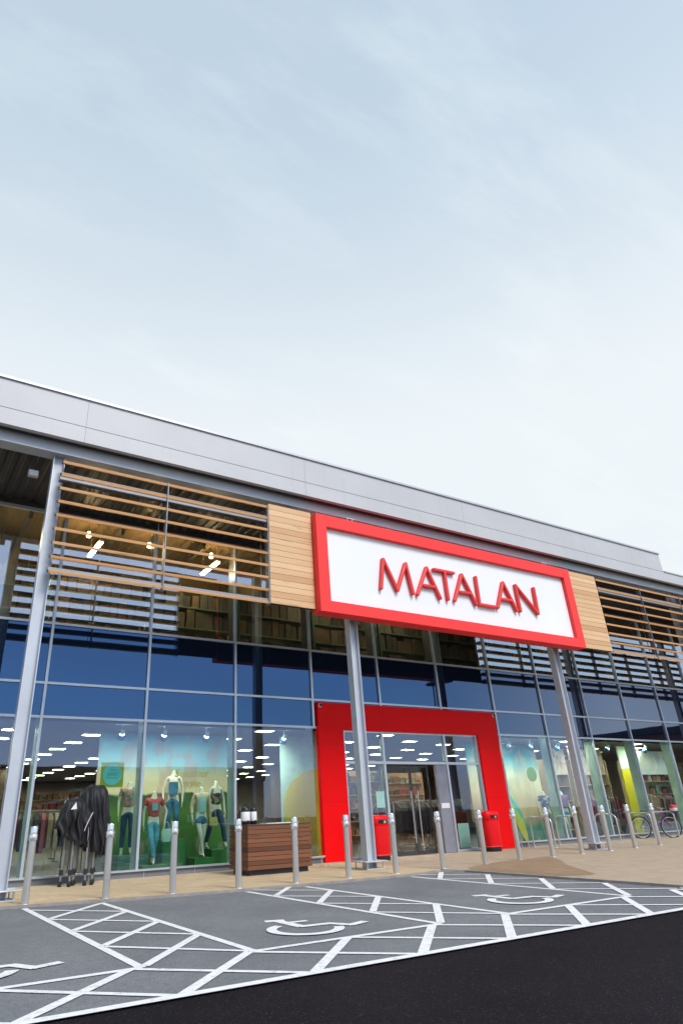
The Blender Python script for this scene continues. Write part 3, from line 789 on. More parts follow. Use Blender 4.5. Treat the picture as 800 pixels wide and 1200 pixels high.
def bag(loc, mat, lab, w, h):
    t = thing('handbag', lab, 'bag', loc)
    MB().lathe([(w * .42, 0), (w * .5, .03), (w * .5, h * .7), (w * .42, h)], n=16, sy=.45, power=4).build('bag_body', mat, t)
    MB().tube([(w * .33 * cos(a), 0, h - .01 + .16 * sin(a)) for a in [pi * i / 10 for i in range(11)]], .009, 6).build('bag_handle', mat, t)
bag((3.98, .60, .68), M('mint_leather', (.42, .55, .48), .5), 'pale mint handbag hanging from the arm of the coral shirted mannequin', .24, .28)
bag((5.22, .60, .98), M('straw_weave', (.50, .36, .10), .8, 0, .3, 20, bump=.4), 'straw coloured bag between the two right hand mannequins', .22, .20)

# display backdrop, posters, spotlights
def backdrop_mat(name, stops, z0, z1, blob=None):
    m, nt, out = new_mat(name)
    tc = N(nt, 'ShaderNodeTexCoord'); sx = N(nt, 'ShaderNodeSeparateXYZ'); L(nt, tc.outputs['Object'], sx.inputs[0])
    w = noise(nt, coords(nt, (1, 1, 1.0)), 1.6, 4)
    zz = math_(nt, 'ADD', math_(nt, 'DIVIDE', math_(nt, 'SUBTRACT', sx.outputs[2], z0), z1 - z0), math_(nt, 'MULTIPLY', math_(nt, 'SUBTRACT', w, .5), .10))
    c = ramp(nt, zz, stops)
    c = mix_(nt, math_(nt, 'MULTIPLY', ramp_fac(nt, noise(nt, coords(nt, (1.6, 1, .8)), 1.5, 3), .52, .60), .5), c, blob or (.3, .25, .3))
    principled(nt, out, c, .6); return m
BD1 = backdrop_mat('beach_print', [(.0, (.01, .12, .018)), (.40, (.07, .17, .015)), (.53, (.02, .06, .02)), (.545, (.66, .52, .32)), (.68, (.55, .47, .34)), (.76, (.24, .46, .56)), (1, (.18, .42, .60))], 0, 3.25, (.42, .24, .22))
o = MB().box(2.50, 6.15, 1.75, 1.80, 0, 3.22).build('display_backdrop', BD1, None, 0, (0, 0, .031)); tag(o, 'printed backdrop with green base and pale sky behind the mannequins', 'backdrop')
t = thing('window_poster', 'square olive yellow poster with a pale blue disc in the left window', 'poster', (2.40, .10, 1.87))
MB().box(-.27, .27, -.006, .006, 0, .54).build('card', M('olive_yellow_card', (.50, .42, .03), .6), t)
MB().lathe([(.225, -.004), (.225, .004)], n=36).build('disc', M('pale_blue_disc', (.20, .58, .60), .6), t).matrix_local = Matrix.Translation((0, -.012, .27)) @ Matrix.Rotation(pi / 2, 4, 'X')
def text_mesh(body, size, mat, name, parent, loc, extrude=.003, shear=0):
    cu = bpy.data.curves.new('t', 'FONT'); cu.body = body; cu.size = size; cu.extrude = extrude; cu.align_x = 'CENTER'; cu.shear = shear
    ob = bpy.data.objects.new('t', cu); COL.objects.link(ob)
    dg = bpy.context.evaluated_depsgraph_get(); me = bpy.data.meshes.new_from_object(ob.evaluated_get(dg)); bpy.data.objects.remove(ob); bpy.data.curves.remove(cu)
    me.transform(Matrix.Rotation(pi / 2, 4, 'X')); me.transform(Matrix.Translation(loc)); me.name = name
    return mesh_obj(name, me, mat, parent)
TXT = M('blue_grey_ink', (.16, .36, .42), .6)
m = MB()
for z, w in ((.36, .13), (.29, .24), (.25, .24), (.19, .27)): m.box(-w / 2, w / 2, -.020, -.0175, z, z + .022)
m.build('printed_lines', TXT, t)
t = thing('window_lettering', 'gold lettering on the window glass between the mannequins', 'lettering', (4.36, .035, 1.86))
GOLD = M('gold_vinyl', (.62, .42, .12), .45, .3)
text_mesh('Summer', .27, GOLD, 'lettering_line', t, (0, 0, .22), shear=.2); text_mesh('style', .25, GOLD, 'lettering_line', t, (0, 0, 0), shear=.2)
SPOTGLOW = emit_mat('added_spot_glow', (1, .93, .80), 330)  # glow added to brighten the displays, the lamps show no light
def spot(x, y, z, lab):
    t = thing('display_spotlight', lab, 'spotlight', (x, y, z), group='spotlights over the window displays')
    MB().tube([(0, 0, .10), (0, 0, .26)], .015, 8).build('stem', WHITEP, t)
    T = Matrix.Translation((0, 0, .06)) @ Matrix.Rotation(radians(38), 4, 'X')
    for nm, prof, mt in (('lamp_body', [(.03, .13), (.05, .12), (.055, .0)], WHITEP), ('lamp_shade', [(.06, -.001), (.085, -.06), (.09, -.13), (.085, -.13), (.07, -.05)], M('blue_lamp_shade', (.10, .20, .36), .5)), ('lens', [(.066, -.058), (.066, -.052)], SPOTGLOW)):
        o = MB().lathe(prof, n=16, cap=nm != 'lamp_shade').build(nm, mt, t); o.matrix_local = T
for x, lab in ((2.66, 'small spotlight above the mannequin in the floral blouse'), (3.74, 'small spotlight above the coral shirted mannequin'), (4.90, 'small spotlight above the mannequin in the cream cardigan'),
               (17.3, 'added small spotlight at the top of the beach display right of the portal'), (18.7, 'added small spotlight right of the mullion beside the beach display'), (16.2, 'added small spotlight nearest the red portal over the surfboard'),
               (21.6, 'added small spotlight above the shelving right of the right hand column'), (24.0, 'added small spotlight above the yellow board behind the bicycle'), (20.4, 'added small spotlight just right of the right hand column'), (22.9, 'added small spotlight left of the yellow board behind the bicycle'), (25.6, 'added small spotlight above the bicycle front wheel'), (27.2, 'rightmost added small spotlight behind the glass'), (7.25, 'added small spotlight above the drinks urns, left of the yellow board')):
    spot(x, .42, 3.02, lab)  # all but the first three are added to brighten the displays

# right hand displays
BD2 = backdrop_mat('sunset_print', [(.0, (.03, .16, .08)), (.14, (.10, .24, .16)), (.22, (.42, .30, .18)), (.36, (.74, .46, .26)), (.54, (.80, .64, .40)), (.69, (.66, .62, .46)), (.77, (.24, .50, .52)), (.88, (.02, .30, .38)), (1, (.015, .22, .32))], 0, 3.25, (.62, .46, .30))
o = MB().box(15.3, 17.55, 1.60, 1.65, 0, 3.22).build('display_backdrop', BD2, None, 0, (0, 0, .031)); tag(o, 'printed beach sunset backdrop just right of the red portal', 'backdrop')
o = MB().box(17.65, 19.25, 1.90, 1.95, 0, 3.22).build('display_backdrop', BD2, None, 0, (0, 0, .031)); tag(o, 'printed beach backdrop behind the two right hand mannequins', 'backdrop')
t = thing('surfboard', 'teal and yellow surfboard leaning in the window right of the portal', 'surfboard', (16.95, 1.0, .05), 0)
def surf_mat():
    m, nt, out = new_mat('surfboard_print'); tc = N(nt, 'ShaderNodeTexCoord'); sx = N(nt, 'ShaderNodeSeparateXYZ'); L(nt, tc.outputs['Object'], sx.inputs[0])
    f = math_(nt, 'ADD', math_(nt, 'MULTIPLY', sx.outputs[2], .5), math_(nt, 'MULTIPLY', sx.outputs[0], 1.2))
    principled(nt, out, ramp(nt, f, [(0, (.62, .42, .05)), (.35, (.45, .50, .10)), (.55, (.05, .40, .42)), (.75, (.5, .55, .2)), (.9, (.05, .35, .42))], 'CONSTANT'), .3); return m
out_ = [(.19 * math.sin(pi * min(1, i / 16) ** .75) + .01, 1.95 * i / 16) for i in range(17)]
MB().prism([(-w, z) for w, z in out_] + [(w, z) for w, z in reversed(out_)], -.025, .025).build('board', surf_mat(), t, .01).rotation_euler = (radians(-8), radians(-9), 0)
MB().prism([(.0, .10), (.16, .06), (.02, .28)], -.005, .005, 'x').build('fin', BLACKP, t).rotation_euler = (radians(-8), radians(-9), 0)
t = thing('round_sign', 'round olive green sign on a stand in the right hand window', 'sign', (17.95, 1.15, .05))
MB().lathe([(.24, -.01), (.24, .01)], n=32).build('disc', M('olive_green_disc', (.12, .20, .03), .6), t).matrix_local = Matrix.Translation((0, 0, 2.15)) @ Matrix.Rotation(pi / 2, 4, 'X')
MB().tube([(0, .02, .02), (0, .02, 1.93)], .012, 8).lathe([(.14, 0), (.14, .015), (.03, .025)], n=20).build('stand', STAINLESS, t)
YEL = M('mustard_yellow_panel', (.62, .45, .012), .5, 0, .06, 1)
t = thing('promotional_board', 'tall mustard yellow board with a rounded top left of the red portal', 'board', (8.25, 1.15, .031))
pts = [(-.62, 0), (.55, 0), (.55, 2.32)] + [(.55 - 1.17 * sin(a), 1.35 + .97 * cos(a)) for a in [pi / 2 * i / 10 for i in range(1, 11)]]
MB().prism(pts, -.03, .03).build('panel', YEL, t); MB().box(-.7, .6, .035, .05, 0, 3.2).build('pale_back_panel', M('pale_aqua_panel', (.45, .60, .58), .6), t)
t = thing('promotional_board', 'tall board with mustard yellow lower half, behind the bicycle rear wheel', 'board', (23.75, 1.2, .031))
MB().box(-.45, .50, -.03, .03, 0, 2.36).build('panel', YEL, t); MB().box(-.45, .50, -.03, .03, 2.362, 3.22).build('pale_top_panel', M('pale_green_panel', (.50, .62, .50), .6), t)
# door notices
o = MB().box(-.15, .15, -.002, .002, 0, .42).build('door_notice', M('aqua_notice', (.35, .62, .58), .5), None, 0, (10.10, -.012, 1.27)); tag(o, 'pale aqua notice stuck on the glass left of the doorway', 'notice')
o = MB().box(-.22, .22, -.01, .01, 0, .66).build('door_notice', M('pale_notice', (.55, .68, .66), .5), None, 0, (13.38, .25, .11)); tag(o, 'pale notice board low behind the glass right of the doorway', 'notice')
o = MB().box(-.16, .16, -.004, .004, 0, .14).build('door_notice', WHITEP, None, 0, (12.50, -.045, 1.20)); tag(o, 'small white notice on the grey door jamb', 'notice')

# shop fittings inside
GARM = [(.22, .03, .03), (.30, .20, .14), (.04, .05, .09), (.35, .30, .26), (.16, .06, .05), (.08, .14, .20), (.42, .25, .18), (.05, .05, .05), (.30, .08, .12), (.16, .20, .12)]
GM = [M('garment_fabric_%d' % i, c, .85, 0, .25, 8) for i, c in enumerate(GARM)]
def rail(x, y, rz, lab, dark=False, n=9):
    t = thing('clothes_rail', lab, 'clothes rail', (x, y, .031), rz, 'clothes rails on the shop floor')
    MB().tube([(-.75, 0, .03), (-.75, 0, 1.42), (.75, 0, 1.42), (.75, 0, .03)], .016, 8).bar((-.75, -.25, .02), (-.75, .25, .02), .04).bar((.75, -.25, .02), (.75, .25, .02), .04).build('frame', RODMETAL, t)
    for i in range(n):
        w = random.uniform(.19, .26); h = random.uniform(.7, .95); xx = -.66 + 1.32 * i / (n - 1); th = .045
        mm = [FAB] if dark else GM
        MB().prism([(-w, 1.22), (-.05, 1.38), (.05, 1.38), (w, 1.22), (w * .95, 1.38 - h), (-w * .9, 1.36 - h)], xx - th, xx + th, 'x').build('garment', random.choice(mm), t)
rails = [(1.6, 3.2), (-1.2, 3.6), (3.4, 5.2), (.6, 6.0), (2.4, 8.2), (5.2, 7.4), (4.2, 10.2), (7.2, 9.4), (6.6, 5.2), (8.8, 7.2), (9.4, 11.2), (6.4, 12.5), (12.0, 12.6), (19.6, 3.9), (21.4, 1.15), (25.3, 1.1), (21.0, 6.4), (24.6, 6.8), (27.4, 5.0)]
for i, (x, y) in enumerate(rails): rail(x, y, random.choice([.1, -.1, 1.2]), 'rail of mixed garments on the shop floor behind the window glass')
for x, y in ((12.75, 1.9), (14.1, 2.4), (15.5, 3.0), (14.2, 4.6), (16.6, 4.6)):
    rail(x, y, .15, 'rail of black garments just inside the doorway', True, 13)
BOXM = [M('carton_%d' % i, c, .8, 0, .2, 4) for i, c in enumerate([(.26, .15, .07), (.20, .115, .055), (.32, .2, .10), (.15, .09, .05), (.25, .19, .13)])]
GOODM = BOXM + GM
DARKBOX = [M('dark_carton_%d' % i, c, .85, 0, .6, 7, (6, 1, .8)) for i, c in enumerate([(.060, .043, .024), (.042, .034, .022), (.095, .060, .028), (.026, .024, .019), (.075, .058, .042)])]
SHW = M('pale_wood_shelf', (.48, .34, .20), .6, 0, .12, 4)
def shelving(x, y, rz, w, lab, levels=(.3, .8, 1.3, 1.8, 2.3), back=(.55, .40, .25)):
    t = thing('display_shelving', lab, 'shelving', (x, y, .031), rz, 'shelving units inside the shop')
    MB().box(-w / 2, w / 2, .25, .28, 0, 2.75).build('back_panel', M('shelf_back_%d' % int(back[0] * 100), back, .7), t)
    for sx_ in (-1, 1): MB().box(sx_ * w / 2 - .02, sx_ * w / 2 + .02, -.2, .25, 0, 2.75).build('side_panel', SHW, t)
    for z in levels:
        sh = MB().box(-w / 2 + .02, w / 2 - .02, -.2, .25, z - .03, z).build('shelf', SHW, t)
        xx = -w / 2 + .08
        gl = {}
        while xx < w / 2 - .3:
            ww = random.uniform(.14, .34); hh = random.uniform(.14, .36); mat = random.choice(GOODM)
            gl.setdefault(mat.name, (mat, MB()))[1].box(xx, xx + ww, -.14 + random.uniform(0, .1), .2, z + .002, z + hh); xx += ww + random.uniform(.03, .1)
        for mat, mb in gl.values(): mb.build('folded_goods', mat, t, .01)
shelving(14.9, 8.2, 0, 3.6, 'wide warm lit shelving of goods seen through the doorway', back=(.62, .42, .24)); shelving(18.4, 9.6, 0, 3.4, 'shelving of goods deeper behind the doorway', back=(.62, .42, .24))
for i in range(5): shelving(-1.5 + 3.9 * i, 25.5, 0, 3.6, 'tall shelving along the back wall of the shop', back=(.40, .22, .14))
shelving(22.3, 2.1, 0, 2.2, 'shelving of brown goods behind the glass right of the column', back=(.62, .42, .30), levels=(.35, .85, 1.35, 1.85)); shelving(26.7, 2.2, 0, 3.4, 'shelving behind the glass above the bicycle front wheel', back=(.66, .60, .50), levels=(.35, .9, 1.45, 1.95)); shelving(20.4, 2.2, 0, 1.3, 'narrow shelving with red goods behind the right hand column', back=(.50, .25, .16)); shelving(30.2, 2.3, 0, 3.0, 'shelving behind the glass at the right edge', back=(.45, .30, .10))
for i, (x, y) in enumerate(((6.4, 6.8), (14.2, 13), (2.2, 15), (21.8, 12))):
    o = MB().box(-.24, .24, -.24, .24, 0, 3.26).build('shop_pillar', BROWNCOL, B, .01, (x, y, .031))
HEADER = pattern('pink_photo_print', (.66, .46, .36), (.72, .58, .48), (.50, .30, .24), 5); HEADER2 = pattern('pale_photo_print', (.62, .64, .66), (.74, .70, .64), (.46, .50, .56), 3)
for x, w_, hm, lab in ((22.3, 2.1, HEADER, 'printed pink picture panel on top of the shelving right of the column'), (26.7, 3.3, HEADER2, 'printed pale picture panel on top of the shelving above the bicycle'), (20.4, 1.2, HEADER, 'small printed picture panel on top of the narrow shelving behind the column')):
    o = MB().box(-w_ / 2, w_ / 2, -.02, .02, 0, .95).build('picture_panel', hm, None, 0, (x, 1.98, 2.23)); tag(o, lab, 'picture')
# ceiling lights of the shop floor: each panel a thing
LIT = emit_mat('lit_ceiling_panel', (1, .88, .68), 26)
cl0 = None
def clight(x, y):
    global cl0
    if cl0 is None:
        cl0 = thing('ceiling_light', 'lit rectangular ceiling light seen through the shop window', 'ceiling light', group='ceiling lights of the shop floor')
        m = MB(); m.box(-.25, .25, -.17, -.15, -.03, .0); m.box(-.25, .25, .15, .17, -.03, .0); m.box(-.25, -.23, -.15, .15, -.03, 0); m.box(.23, .25, -.15, .15, -.03, 0); m.build('frame', WHITEP, cl0)
        MB().box(-.23, .23, -.15, .15, -.022, -.004).build('diffuser', LIT, cl0); o = cl0
    else: o = copy_tree(cl0)
    o.location = (x, y, 3.298)
for i in range(-1, 13):
    for j in range(0, 12):
        x = .35 + 2.12 * i; y = (.55 if i % 2 else 1.9) + 1.98 * j
        if j < 1 and (2.0 < x < 6.3): continue
        if x > 20 and j > 3: continue
        if (i + j) % 1 == 0 and y < 26: clight(x, y)
# upper store: racks of cartons and lights
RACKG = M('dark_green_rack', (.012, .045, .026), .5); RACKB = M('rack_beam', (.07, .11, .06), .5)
for i in range(10):
    x = -1.9 + 2.75 * i
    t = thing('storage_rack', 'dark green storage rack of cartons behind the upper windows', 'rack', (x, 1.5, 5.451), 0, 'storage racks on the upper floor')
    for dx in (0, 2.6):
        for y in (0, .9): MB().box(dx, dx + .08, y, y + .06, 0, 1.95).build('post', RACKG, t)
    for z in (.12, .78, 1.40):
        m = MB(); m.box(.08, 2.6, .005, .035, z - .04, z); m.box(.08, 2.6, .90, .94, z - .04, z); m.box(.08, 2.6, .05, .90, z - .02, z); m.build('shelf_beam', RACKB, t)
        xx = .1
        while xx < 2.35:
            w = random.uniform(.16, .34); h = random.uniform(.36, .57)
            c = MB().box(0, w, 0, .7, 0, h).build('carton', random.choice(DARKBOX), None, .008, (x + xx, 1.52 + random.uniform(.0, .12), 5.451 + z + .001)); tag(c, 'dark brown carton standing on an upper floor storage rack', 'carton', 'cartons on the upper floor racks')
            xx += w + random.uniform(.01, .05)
STRIP = emit_mat('lit_tube', (1, .86, .58), 80); BULB = emit_mat('lit_bulb', (1, .62, .25), 160)
box('upper_ceiling', M('brown_upper_ceiling', (.26, .18, .085), .8), B, XL, XR, .42, 5.99, 8.545, 8.60)
for x, y, lab in ((1.62, .75, 'lit strip light hanging behind the left half of the louvre'), (5.05, .75, 'lit strip light hanging behind the right end of the left louvre'), (9.2, .9, 'lit strip light behind the sign'), (12.4, .9, 'lit strip light behind the middle of the sign'), (-1.2, .75, 'lit strip light left of the pale column'), (20.2, .9, 'lit strip light behind the right louvre'), (.4, 4.2, 'added strip light deep behind the left end of the louvre'), (4.6, 4.2, 'added strip light deep behind the louvre'), (8.8, 4.2, 'lit strip light deep behind the left half of the sign'), (13.4, 4.2, 'lit strip light deep behind the right half of the sign'), (22.5, 4.2, 'added strip light deep behind the right louvre')):
    t = thing('strip_light', lab, 'strip light', (x, y, 7.86), radians(90))  # deep ones behind the louvres are added to light the upper wall
    MB().box(-.6, .6, -.06, .06, .02, .07).tube([(-.5, 0, .07), (-.5, 0, .66)], .006, 6).tube([(.5, 0, .07), (.5, 0, .66)], .006, 6).build('housing', WHITEP, t)
    MB().box(-.58, .58, -.05, .05, -.012, .019).build('tube', STRIP, t)
for x, lab in ((1.34, 'glowing warm bulb above the left strip light'), (3.05, 'glowing warm bulb left of the louvre hanger'), (4.95, 'glowing warm bulb near the right end of the left louvre')):
    t = thing('pendant_bulb', lab, 'lamp', (x, .45, 8.12))
    MB().tube([(0, 0, .10), (0, 0, .40)], .008, 6).build('flex', BLACKP, t)
    MB().lathe([(.01, -.06), (.045, -.04), (.055, 0), (.045, .04), (.02, .10)], n=16).build('bulb', BULB, t)
for x, z, lab in ((9.3, 5.75, 'small lit spot lamp behind the glass left of the middle column'), (12.3, 5.9, 'small lit spot lamp behind the glass under the sign')):
    pass

# ------------------------------------------------------------------ small fixtures on the front
def cctv(x, lab):
    t = thing('security_camera', lab, 'camera', (x, -.125, 3.94))
    MB().lathe([(.055, 0), (.055, .03), (.045, .035)], n=20).build('mount', WHITEP, t).rotation_euler = (pi / 2, 0, 0)
    MB().lathe([(.04, .035), (.04, .055), (.03, .075), (.01, .085)], n=20).build('dome', BLACKP, t).rotation_euler = (pi / 2, 0, 0)
cctv(8.14, 'small round camera at the top left corner of the red portal'); cctv(15.06, 'small round camera at the top right corner of the red portal')
t = thing('floodlight', 'small pale floodlight under the soffit left of the pale column', 'floodlight', (-.62, -2.2, 8.30))
MB().box(-.11, .11, -.05, .05, -.14, .02).build('housing', SILVER2, t, .01); MB().box(-.09, .09, -.058, -.051, -.12, 0).build('lens', WHITEP, t); MB().bar((0, 0, .02), (0, 0, .27), .03).build('bracket', DARKGREY, t)
for x0, x1, lab in ((7.45, 8.0, 'low steel door guard rail left of the red portal'), (15.2, 15.7, 'low steel guard rail right of the red portal')):
    t = thing('guard_rail', lab, 'rail', ((x0 + x1) / 2, -.2, .03)); h = (x1 - x0) / 2
    MB().tube([(-h, 0, .16), (h, 0, .16)], .014, 8).build('bar', STAINLESS, t); MB().tube([(h * .6, 0, .0), (h * .6, 0, .16)], .012, 8).build('post', STAINLESS, t); MB().tube([(-h * .6, 0, .0), (-h * .6, 0, .16)], .012, 8).build('post', STAINLESS, t)

# ------------------------------------------------------------------ cycle stands and the bicycle
def hoop_pts(l, h, r):
    p = [(0, 0, 0), (0, 0, h - r)]
    for i in range(1, 7): a = pi / 2 * i / 6; p.append((0, r - r * cos(a), h - r + r * sin(a)))
    for i in range(0, 7): a = pi / 2 * i / 6; p.append((0, l - r + r * sin(a), h - r + r * cos(a)))
    return p + [(0, l, 0)]
hp = hoop_pts(.80, .82, .17)
t0 = thing('cycle_stand', '', 'cycle stand', group='steel cycle stands by the right hand window')
MB().tube(hp, .024, 12).build('hoop', STAINLESS, t0)
MB().lathe([(.07, 0), (.07, .008), (.03, .01)], (0, 0, 0), 16).lathe([(.07, 0), (.07, .008), (.03, .01)], (0, .8, 0), 16).build('foot_plate', STAINLESS, t0)
for i, (x, lab) in enumerate(((15.75, 'cycle stand nearest the red portal, behind two bollards'), (16.95, 'cycle stand just left of the right hand column'), (18.95, 'empty cycle stand right of the column'), (20.85, 'cycle stand beside the bicycle rear wheel'), (22.25, 'cycle stand in front of the bicycle front wheel'))):
    o = t0 if i == 0 else copy_tree(t0)
    o.location = (x, -1.08, .03); o['label'] = lab
def bicycle(loc, rz, lab):
    t = thing('bicycle', lab, 'bicycle', loc, rz)
    PURP = M('purple_frame_paint', (.16, .03, .22), .3, .2, coat=.4); WB = .53; R = .335
    for x in (-WB, WB):
        w = MB().tube([(x + R * cos(a), 0, R + R * sin(a)) for a in [2 * pi * i / 40 for i in range(40)]], .020, 8, True).build('wheel', RUBBER, t)
        MB().tube([(x + .305 * cos(a), 0, R + .305 * sin(a)) for a in [2 * pi * i / 40 for i in range(40)]], .011, 6, True).build('rim', STAINLESS, w)
        m = MB()
        for i in range(18): a = 2 * pi * i / 18; m.tube([(x, .015 * (-1) ** i, R), (x + .30 * cos(a), 0, R + .30 * sin(a))], .0022, 4)
        m.tube([(x, -.05, R), (x, .05, R)], .022, 10); m.build('spokes', STAINLESS, w)
    bb = (-.08, 0, .29); st = (-.22, 0, .72); hd0 = (.37, 0, .62); hd1 = (.34, 0, .80); rr = (-WB, 0, R); fr = (WB, 0, R)
    MB().tube([bb, st], .018).tube([bb, hd0], .023).tube([st, hd1], .017).tube([hd0, hd1], .022).tube([bb, (-WB, .05, R)], .011).tube([bb, (-WB, -.05, R)], .011).tube([st, (-WB, .05, R)], .010).tube([st, (-WB, -.05, R)], .010).build('frame', PURP, t)
    MB().tube([hd0, (.42, .05, .5), (WB, .055, R)], .014).tube([hd0, (.42, -.05, .5), (WB, -.055, R)], .014).build('fork', PURP, t)
    MB().tube([st, (-.25, 0, .84)], .013).build('seat_post', STAINLESS, t)
    MB().prism([(-.40, .075), (-.28, .07), (-.10, .02), (-.10, -.02), (-.28, -.07), (-.40, -.075)], .845, .885, 'z').build('saddle', BLACKP, t, .015)
    MB().tube([hd1, (.33, 0, .90), (.40, 0, .93)], .014).tube([(.33, -.28, .95), (.40, -.12, .93), (.40, .12, .93), (.33, .28, .95)], .012).build('handlebar', STAINLESS, t)
    MB().tube([(.34, -.28, .95), (.27, -.29, .95)], .017).tube([(.34, .28, .95), (.27, .29, .95)], .017).build('grip', BLACKP, t)
    MB().tube([(bb[0] + .09 * cos(a), -.06, bb[2] + .09 * sin(a)) for a in [2 * pi * i / 24 for i in range(24)]], .008, 6, True).bar((bb[0], -.07, bb[2]), (bb[0] + .12, -.08, bb[2] - .12), .022, .012).bar((bb[0], .07, bb[2]), (bb[0] - .12, .08, bb[2] + .12), .022, .012).build('crankset', DARKGREY, t)
    MB().box(.02, .12, -.16, -.08, .15, .175).box(-.25, -.15, .08, .16, .40, .425).build('pedal', BLACKP, t)
    for x, a0, a1 in ((-WB, 20, 175), (WB, 40, 170)):
        MB().tube([(x + .375 * cos(radians(a)), 0, R + .375 * sin(radians(a))) for a in range(a0, a1, 8)], .012, 6).build('mudguard', BLACKP, t)
    return t
bicycle((21.75, -.62, .03), radians(-33), 'purple framed bicycle parked among the cycle stands')
t = thing('handlebar_bag', 'red and white bag hanging over the bicycle handlebar', 'bag', (22.30, -1.10, .86))
MB().lathe([(.10, 0), (.13, .02), (.14, .10)], n=20, sy=.7, power=4).build('lower_panel', M('white_nylon', (.7, .7, .7), .6), t); MB().lathe([(.142, .102), (.14, .17), (.09, .20), (.02, .205)], n=20, sy=.7, power=4).build('flap', M('red_nylon', (.55, .03, .04), .6), t)

# ------------------------------------------------------------------ what stands behind the camera and shows in the glass
t = thing('retail_shed', 'long low grey and brown shed across the car park, seen mirrored in the glass', 'building', (20, -62, 0))
MB().box(-80, 20, -14, 0, 0, 5.2).build('wall', M('brown_brick_wall', (.10, .065, .05), .85, 0, .2, 1), t); MB().box(-80.5, 20.5, -14.5, .4, 5.22, 6.7).build('roof_band', M('dark_roof_band', (.06, .06, .07), .6), t)
for i in range(9): MB().box(-75 + 10 * i, -69 + 10 * i, .02, .12, .3, 3.4).build('shop_window', M('dark_window', (.02, .025, .03), .15), t)
t = thing('brick_building', 'tall brown building mirrored at the right end of the glazing', 'building', (118, -52, 0))
MB().box(2, 60, -20, 0, 0, 12.2).build('wall', M('warm_brick_wall', (.18, .085, .04), .85, 0, .2, 1), t); MB().box(1.5, 60.5, -20.5, .5, 12.22, 13.4).build('roof', M('dark_roof', (.03, .03, .04), .6), t)
t = thing('street_lamp', 'slim car park lamp post seen mirrored above the red portal', 'street lamp', (31.8, -20, 0))
MB().tube([(0, 0, 0), (0, 0, 9.2)], [.09, .05], 12).build('post', DARKGREY, t); MB().lathe([(.06, 9.2), (.5, 9.3), (.55, 9.36), (.35, 9.5), (.1, 9.56)], n=24).build('lamp_head', DARKGREY, t)

# ------------------------------------------------------------------ light, sky, camera
SUN_EL, SUN_AZ = radians(48), math.atan2(.18, -.98)      # azimuth from +Y towards +X
w = bpy.data.worlds.new('World'); SC.world = w; w.use_nodes = True
nt = w.node_tree; nt.nodes.clear()
out = N(nt, 'ShaderNodeOutputWorld'); bg = N(nt, 'ShaderNodeBackground'); L(nt, bg.outputs[0], out.inputs[0])
sky = N(nt, 'ShaderNodeTexSky', sky_type='NISHITA'); sky.sun_disc = False; sky.sun_elevation = SUN_EL; sky.sun_rotation = SUN_AZ
sky.air_density = 1.0; sky.dust_density = .6; sky.ozone_density = 2.5
tc = N(nt, 'ShaderNodeTexCoord'); sx = N(nt, 'ShaderNodeSeparateXYZ'); L(nt, tc.outputs['Generated'], sx.inputs[0])
zc = math_(nt, 'MAXIMUM', sx.outputs[2], 0.0)
den = math_(nt, 'ADD', zc, .25)
cx = N(nt, 'ShaderNodeCombineXYZ'); L(nt, math_(nt, 'DIVIDE', sx.outputs[0], den), cx.inputs[0]); L(nt, math_(nt, 'DIVIDE', sx.outputs[1], den), cx.inputs[1])
mp = N(nt, 'ShaderNodeMapping'); mp.inputs['Rotation'].default_value = (0, 0, radians(8)); mp.inputs['Scale'].default_value = (1.0, 3.0, 1); L(nt, cx.outputs[0], mp.inputs[0])
warp = N(nt, 'ShaderNodeTexNoise'); warp.inputs['Scale'].default_value = 1.2; warp.inputs['Detail'].default_value = 3; L(nt, mp.outputs[0], warp.inputs['Vector'])
wv = mix_(nt, .35, mp.outputs[0], warp.outputs['Color'], 'ADD')
ci = noise(nt, wv, 2.9, 10, .62); ci2 = noise(nt, wv, .9, 4, .5)
wisp = math_(nt, 'MULTIPLY', ramp_fac(nt, ci, .48, .72), ramp_fac(nt, ci2, .36, .62))
hz = N(nt, 'ShaderNodeMapRange'); hz.interpolation_type = 'SMOOTHSTEP'; hz.inputs[1].default_value = .90; hz.inputs[2].default_value = .48; L(nt, zc, hz.inputs[0])
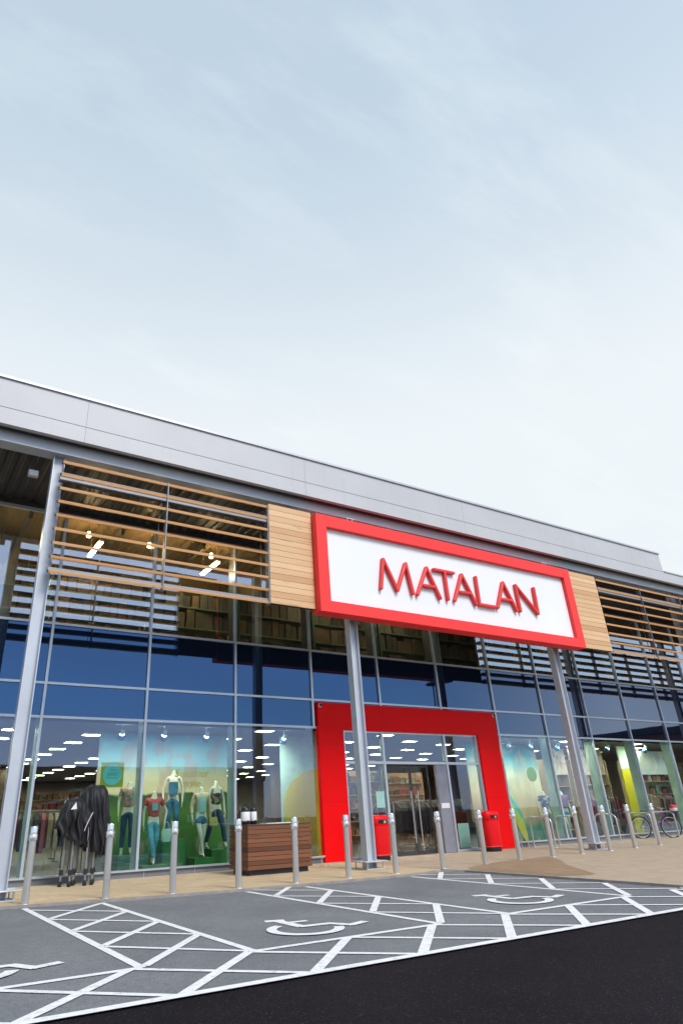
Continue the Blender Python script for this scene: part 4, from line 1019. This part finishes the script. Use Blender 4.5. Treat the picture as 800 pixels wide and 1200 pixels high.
# the veil is thicker over the shop than behind the camera
side = N(nt, 'ShaderNodeMapRange'); side.inputs[1].default_value = -.45; side.inputs[2].default_value = .10; side.inputs[3].default_value = .30; side.inputs[4].default_value = 1.0; L(nt, sx.outputs[1], side.inputs[0])
fac = math_(nt, 'MULTIPLY', math_(nt, 'ADD', math_(nt, 'MULTIPLY', wisp, .12), math_(nt, 'ADD', math_(nt, 'MULTIPLY', hz.outputs[0], .25), .72), True), side.outputs[0], True)
veil = mix_(nt, hz.outputs[0], (3.42, 4.08, 4.50), (4.40, 4.68, 4.84))
veil = mix_(nt, math_(nt, 'MULTIPLY', wisp, .27), veil, (4.45, 4.80, 4.92))
back = math_(nt, 'MULTIPLY', math_(nt, 'SUBTRACT', 1.0, side.outputs[0], True), math_(nt, 'MULTIPLY', ramp_fac(nt, ci2, .40, .66), .30))
c = mix_(nt, back, mix_(nt, fac, sky.outputs[0], veil), (3.9, 4.1, 4.3))
L(nt, c, bg.inputs[0]); bg.inputs[1].default_value = .10
sd = Vector((sin(SUN_AZ) * cos(SUN_EL), cos(SUN_AZ) * cos(SUN_EL), sin(SUN_EL)))
sl = bpy.data.lights.new('sun', 'SUN'); sl.energy = 1.5; sl.angle = radians(24); sl.color = (1, .955, .90)
so = bpy.data.objects.new('sun', sl); COL.objects.link(so); so.rotation_euler = sd.to_track_quat('Z', 'Y').to_euler(); so.location = sd * 60

cam = bpy.data.cameras.new('camera'); co = bpy.data.objects.new('camera', cam); COL.objects.link(co); SC.camera = co
R = [[0.8625873368648673, -0.5049549844355805, -0.031041101366392536], [0.19649712867993332, 0.39094171814377243, -0.8991960027910137], [0.46618876509512497, 0.7695355980774755, 0.4364435800772242]]
x_, y_, z_ = Vector(R[0]), -Vector(R[1]), -Vector(R[2])
mw = Matrix((x_, y_, z_)).transposed().to_4x4(); mw.translation = Vector((-2.31894462, -15.80092922, 1.19702115)); co.matrix_world = mw
cam.sensor_fit = 'VERTICAL'; cam.sensor_height = 36; cam.sensor_width = 24; cam.lens = 747.9315 / 1200 * 36
cam.shift_x = (400 - 332.6049) / 1200; cam.shift_y = -(600 - 590.7344) / 1200
cam.clip_start = .05; cam.clip_end = 1500
SC.render.engine = 'CYCLES'
SC.cycles.max_bounces = 8; SC.cycles.transparent_max_bounces = 24; SC.cycles.glossy_bounces = 4; SC.cycles.diffuse_bounces = 3
SC.cycles.sample_clamp_indirect = 4
SC.view_settings.view_transform = 'Standard'; SC.view_settings.look = 'None'; SC.view_settings.exposure = 1.0; SC.view_settings.gamma = 1
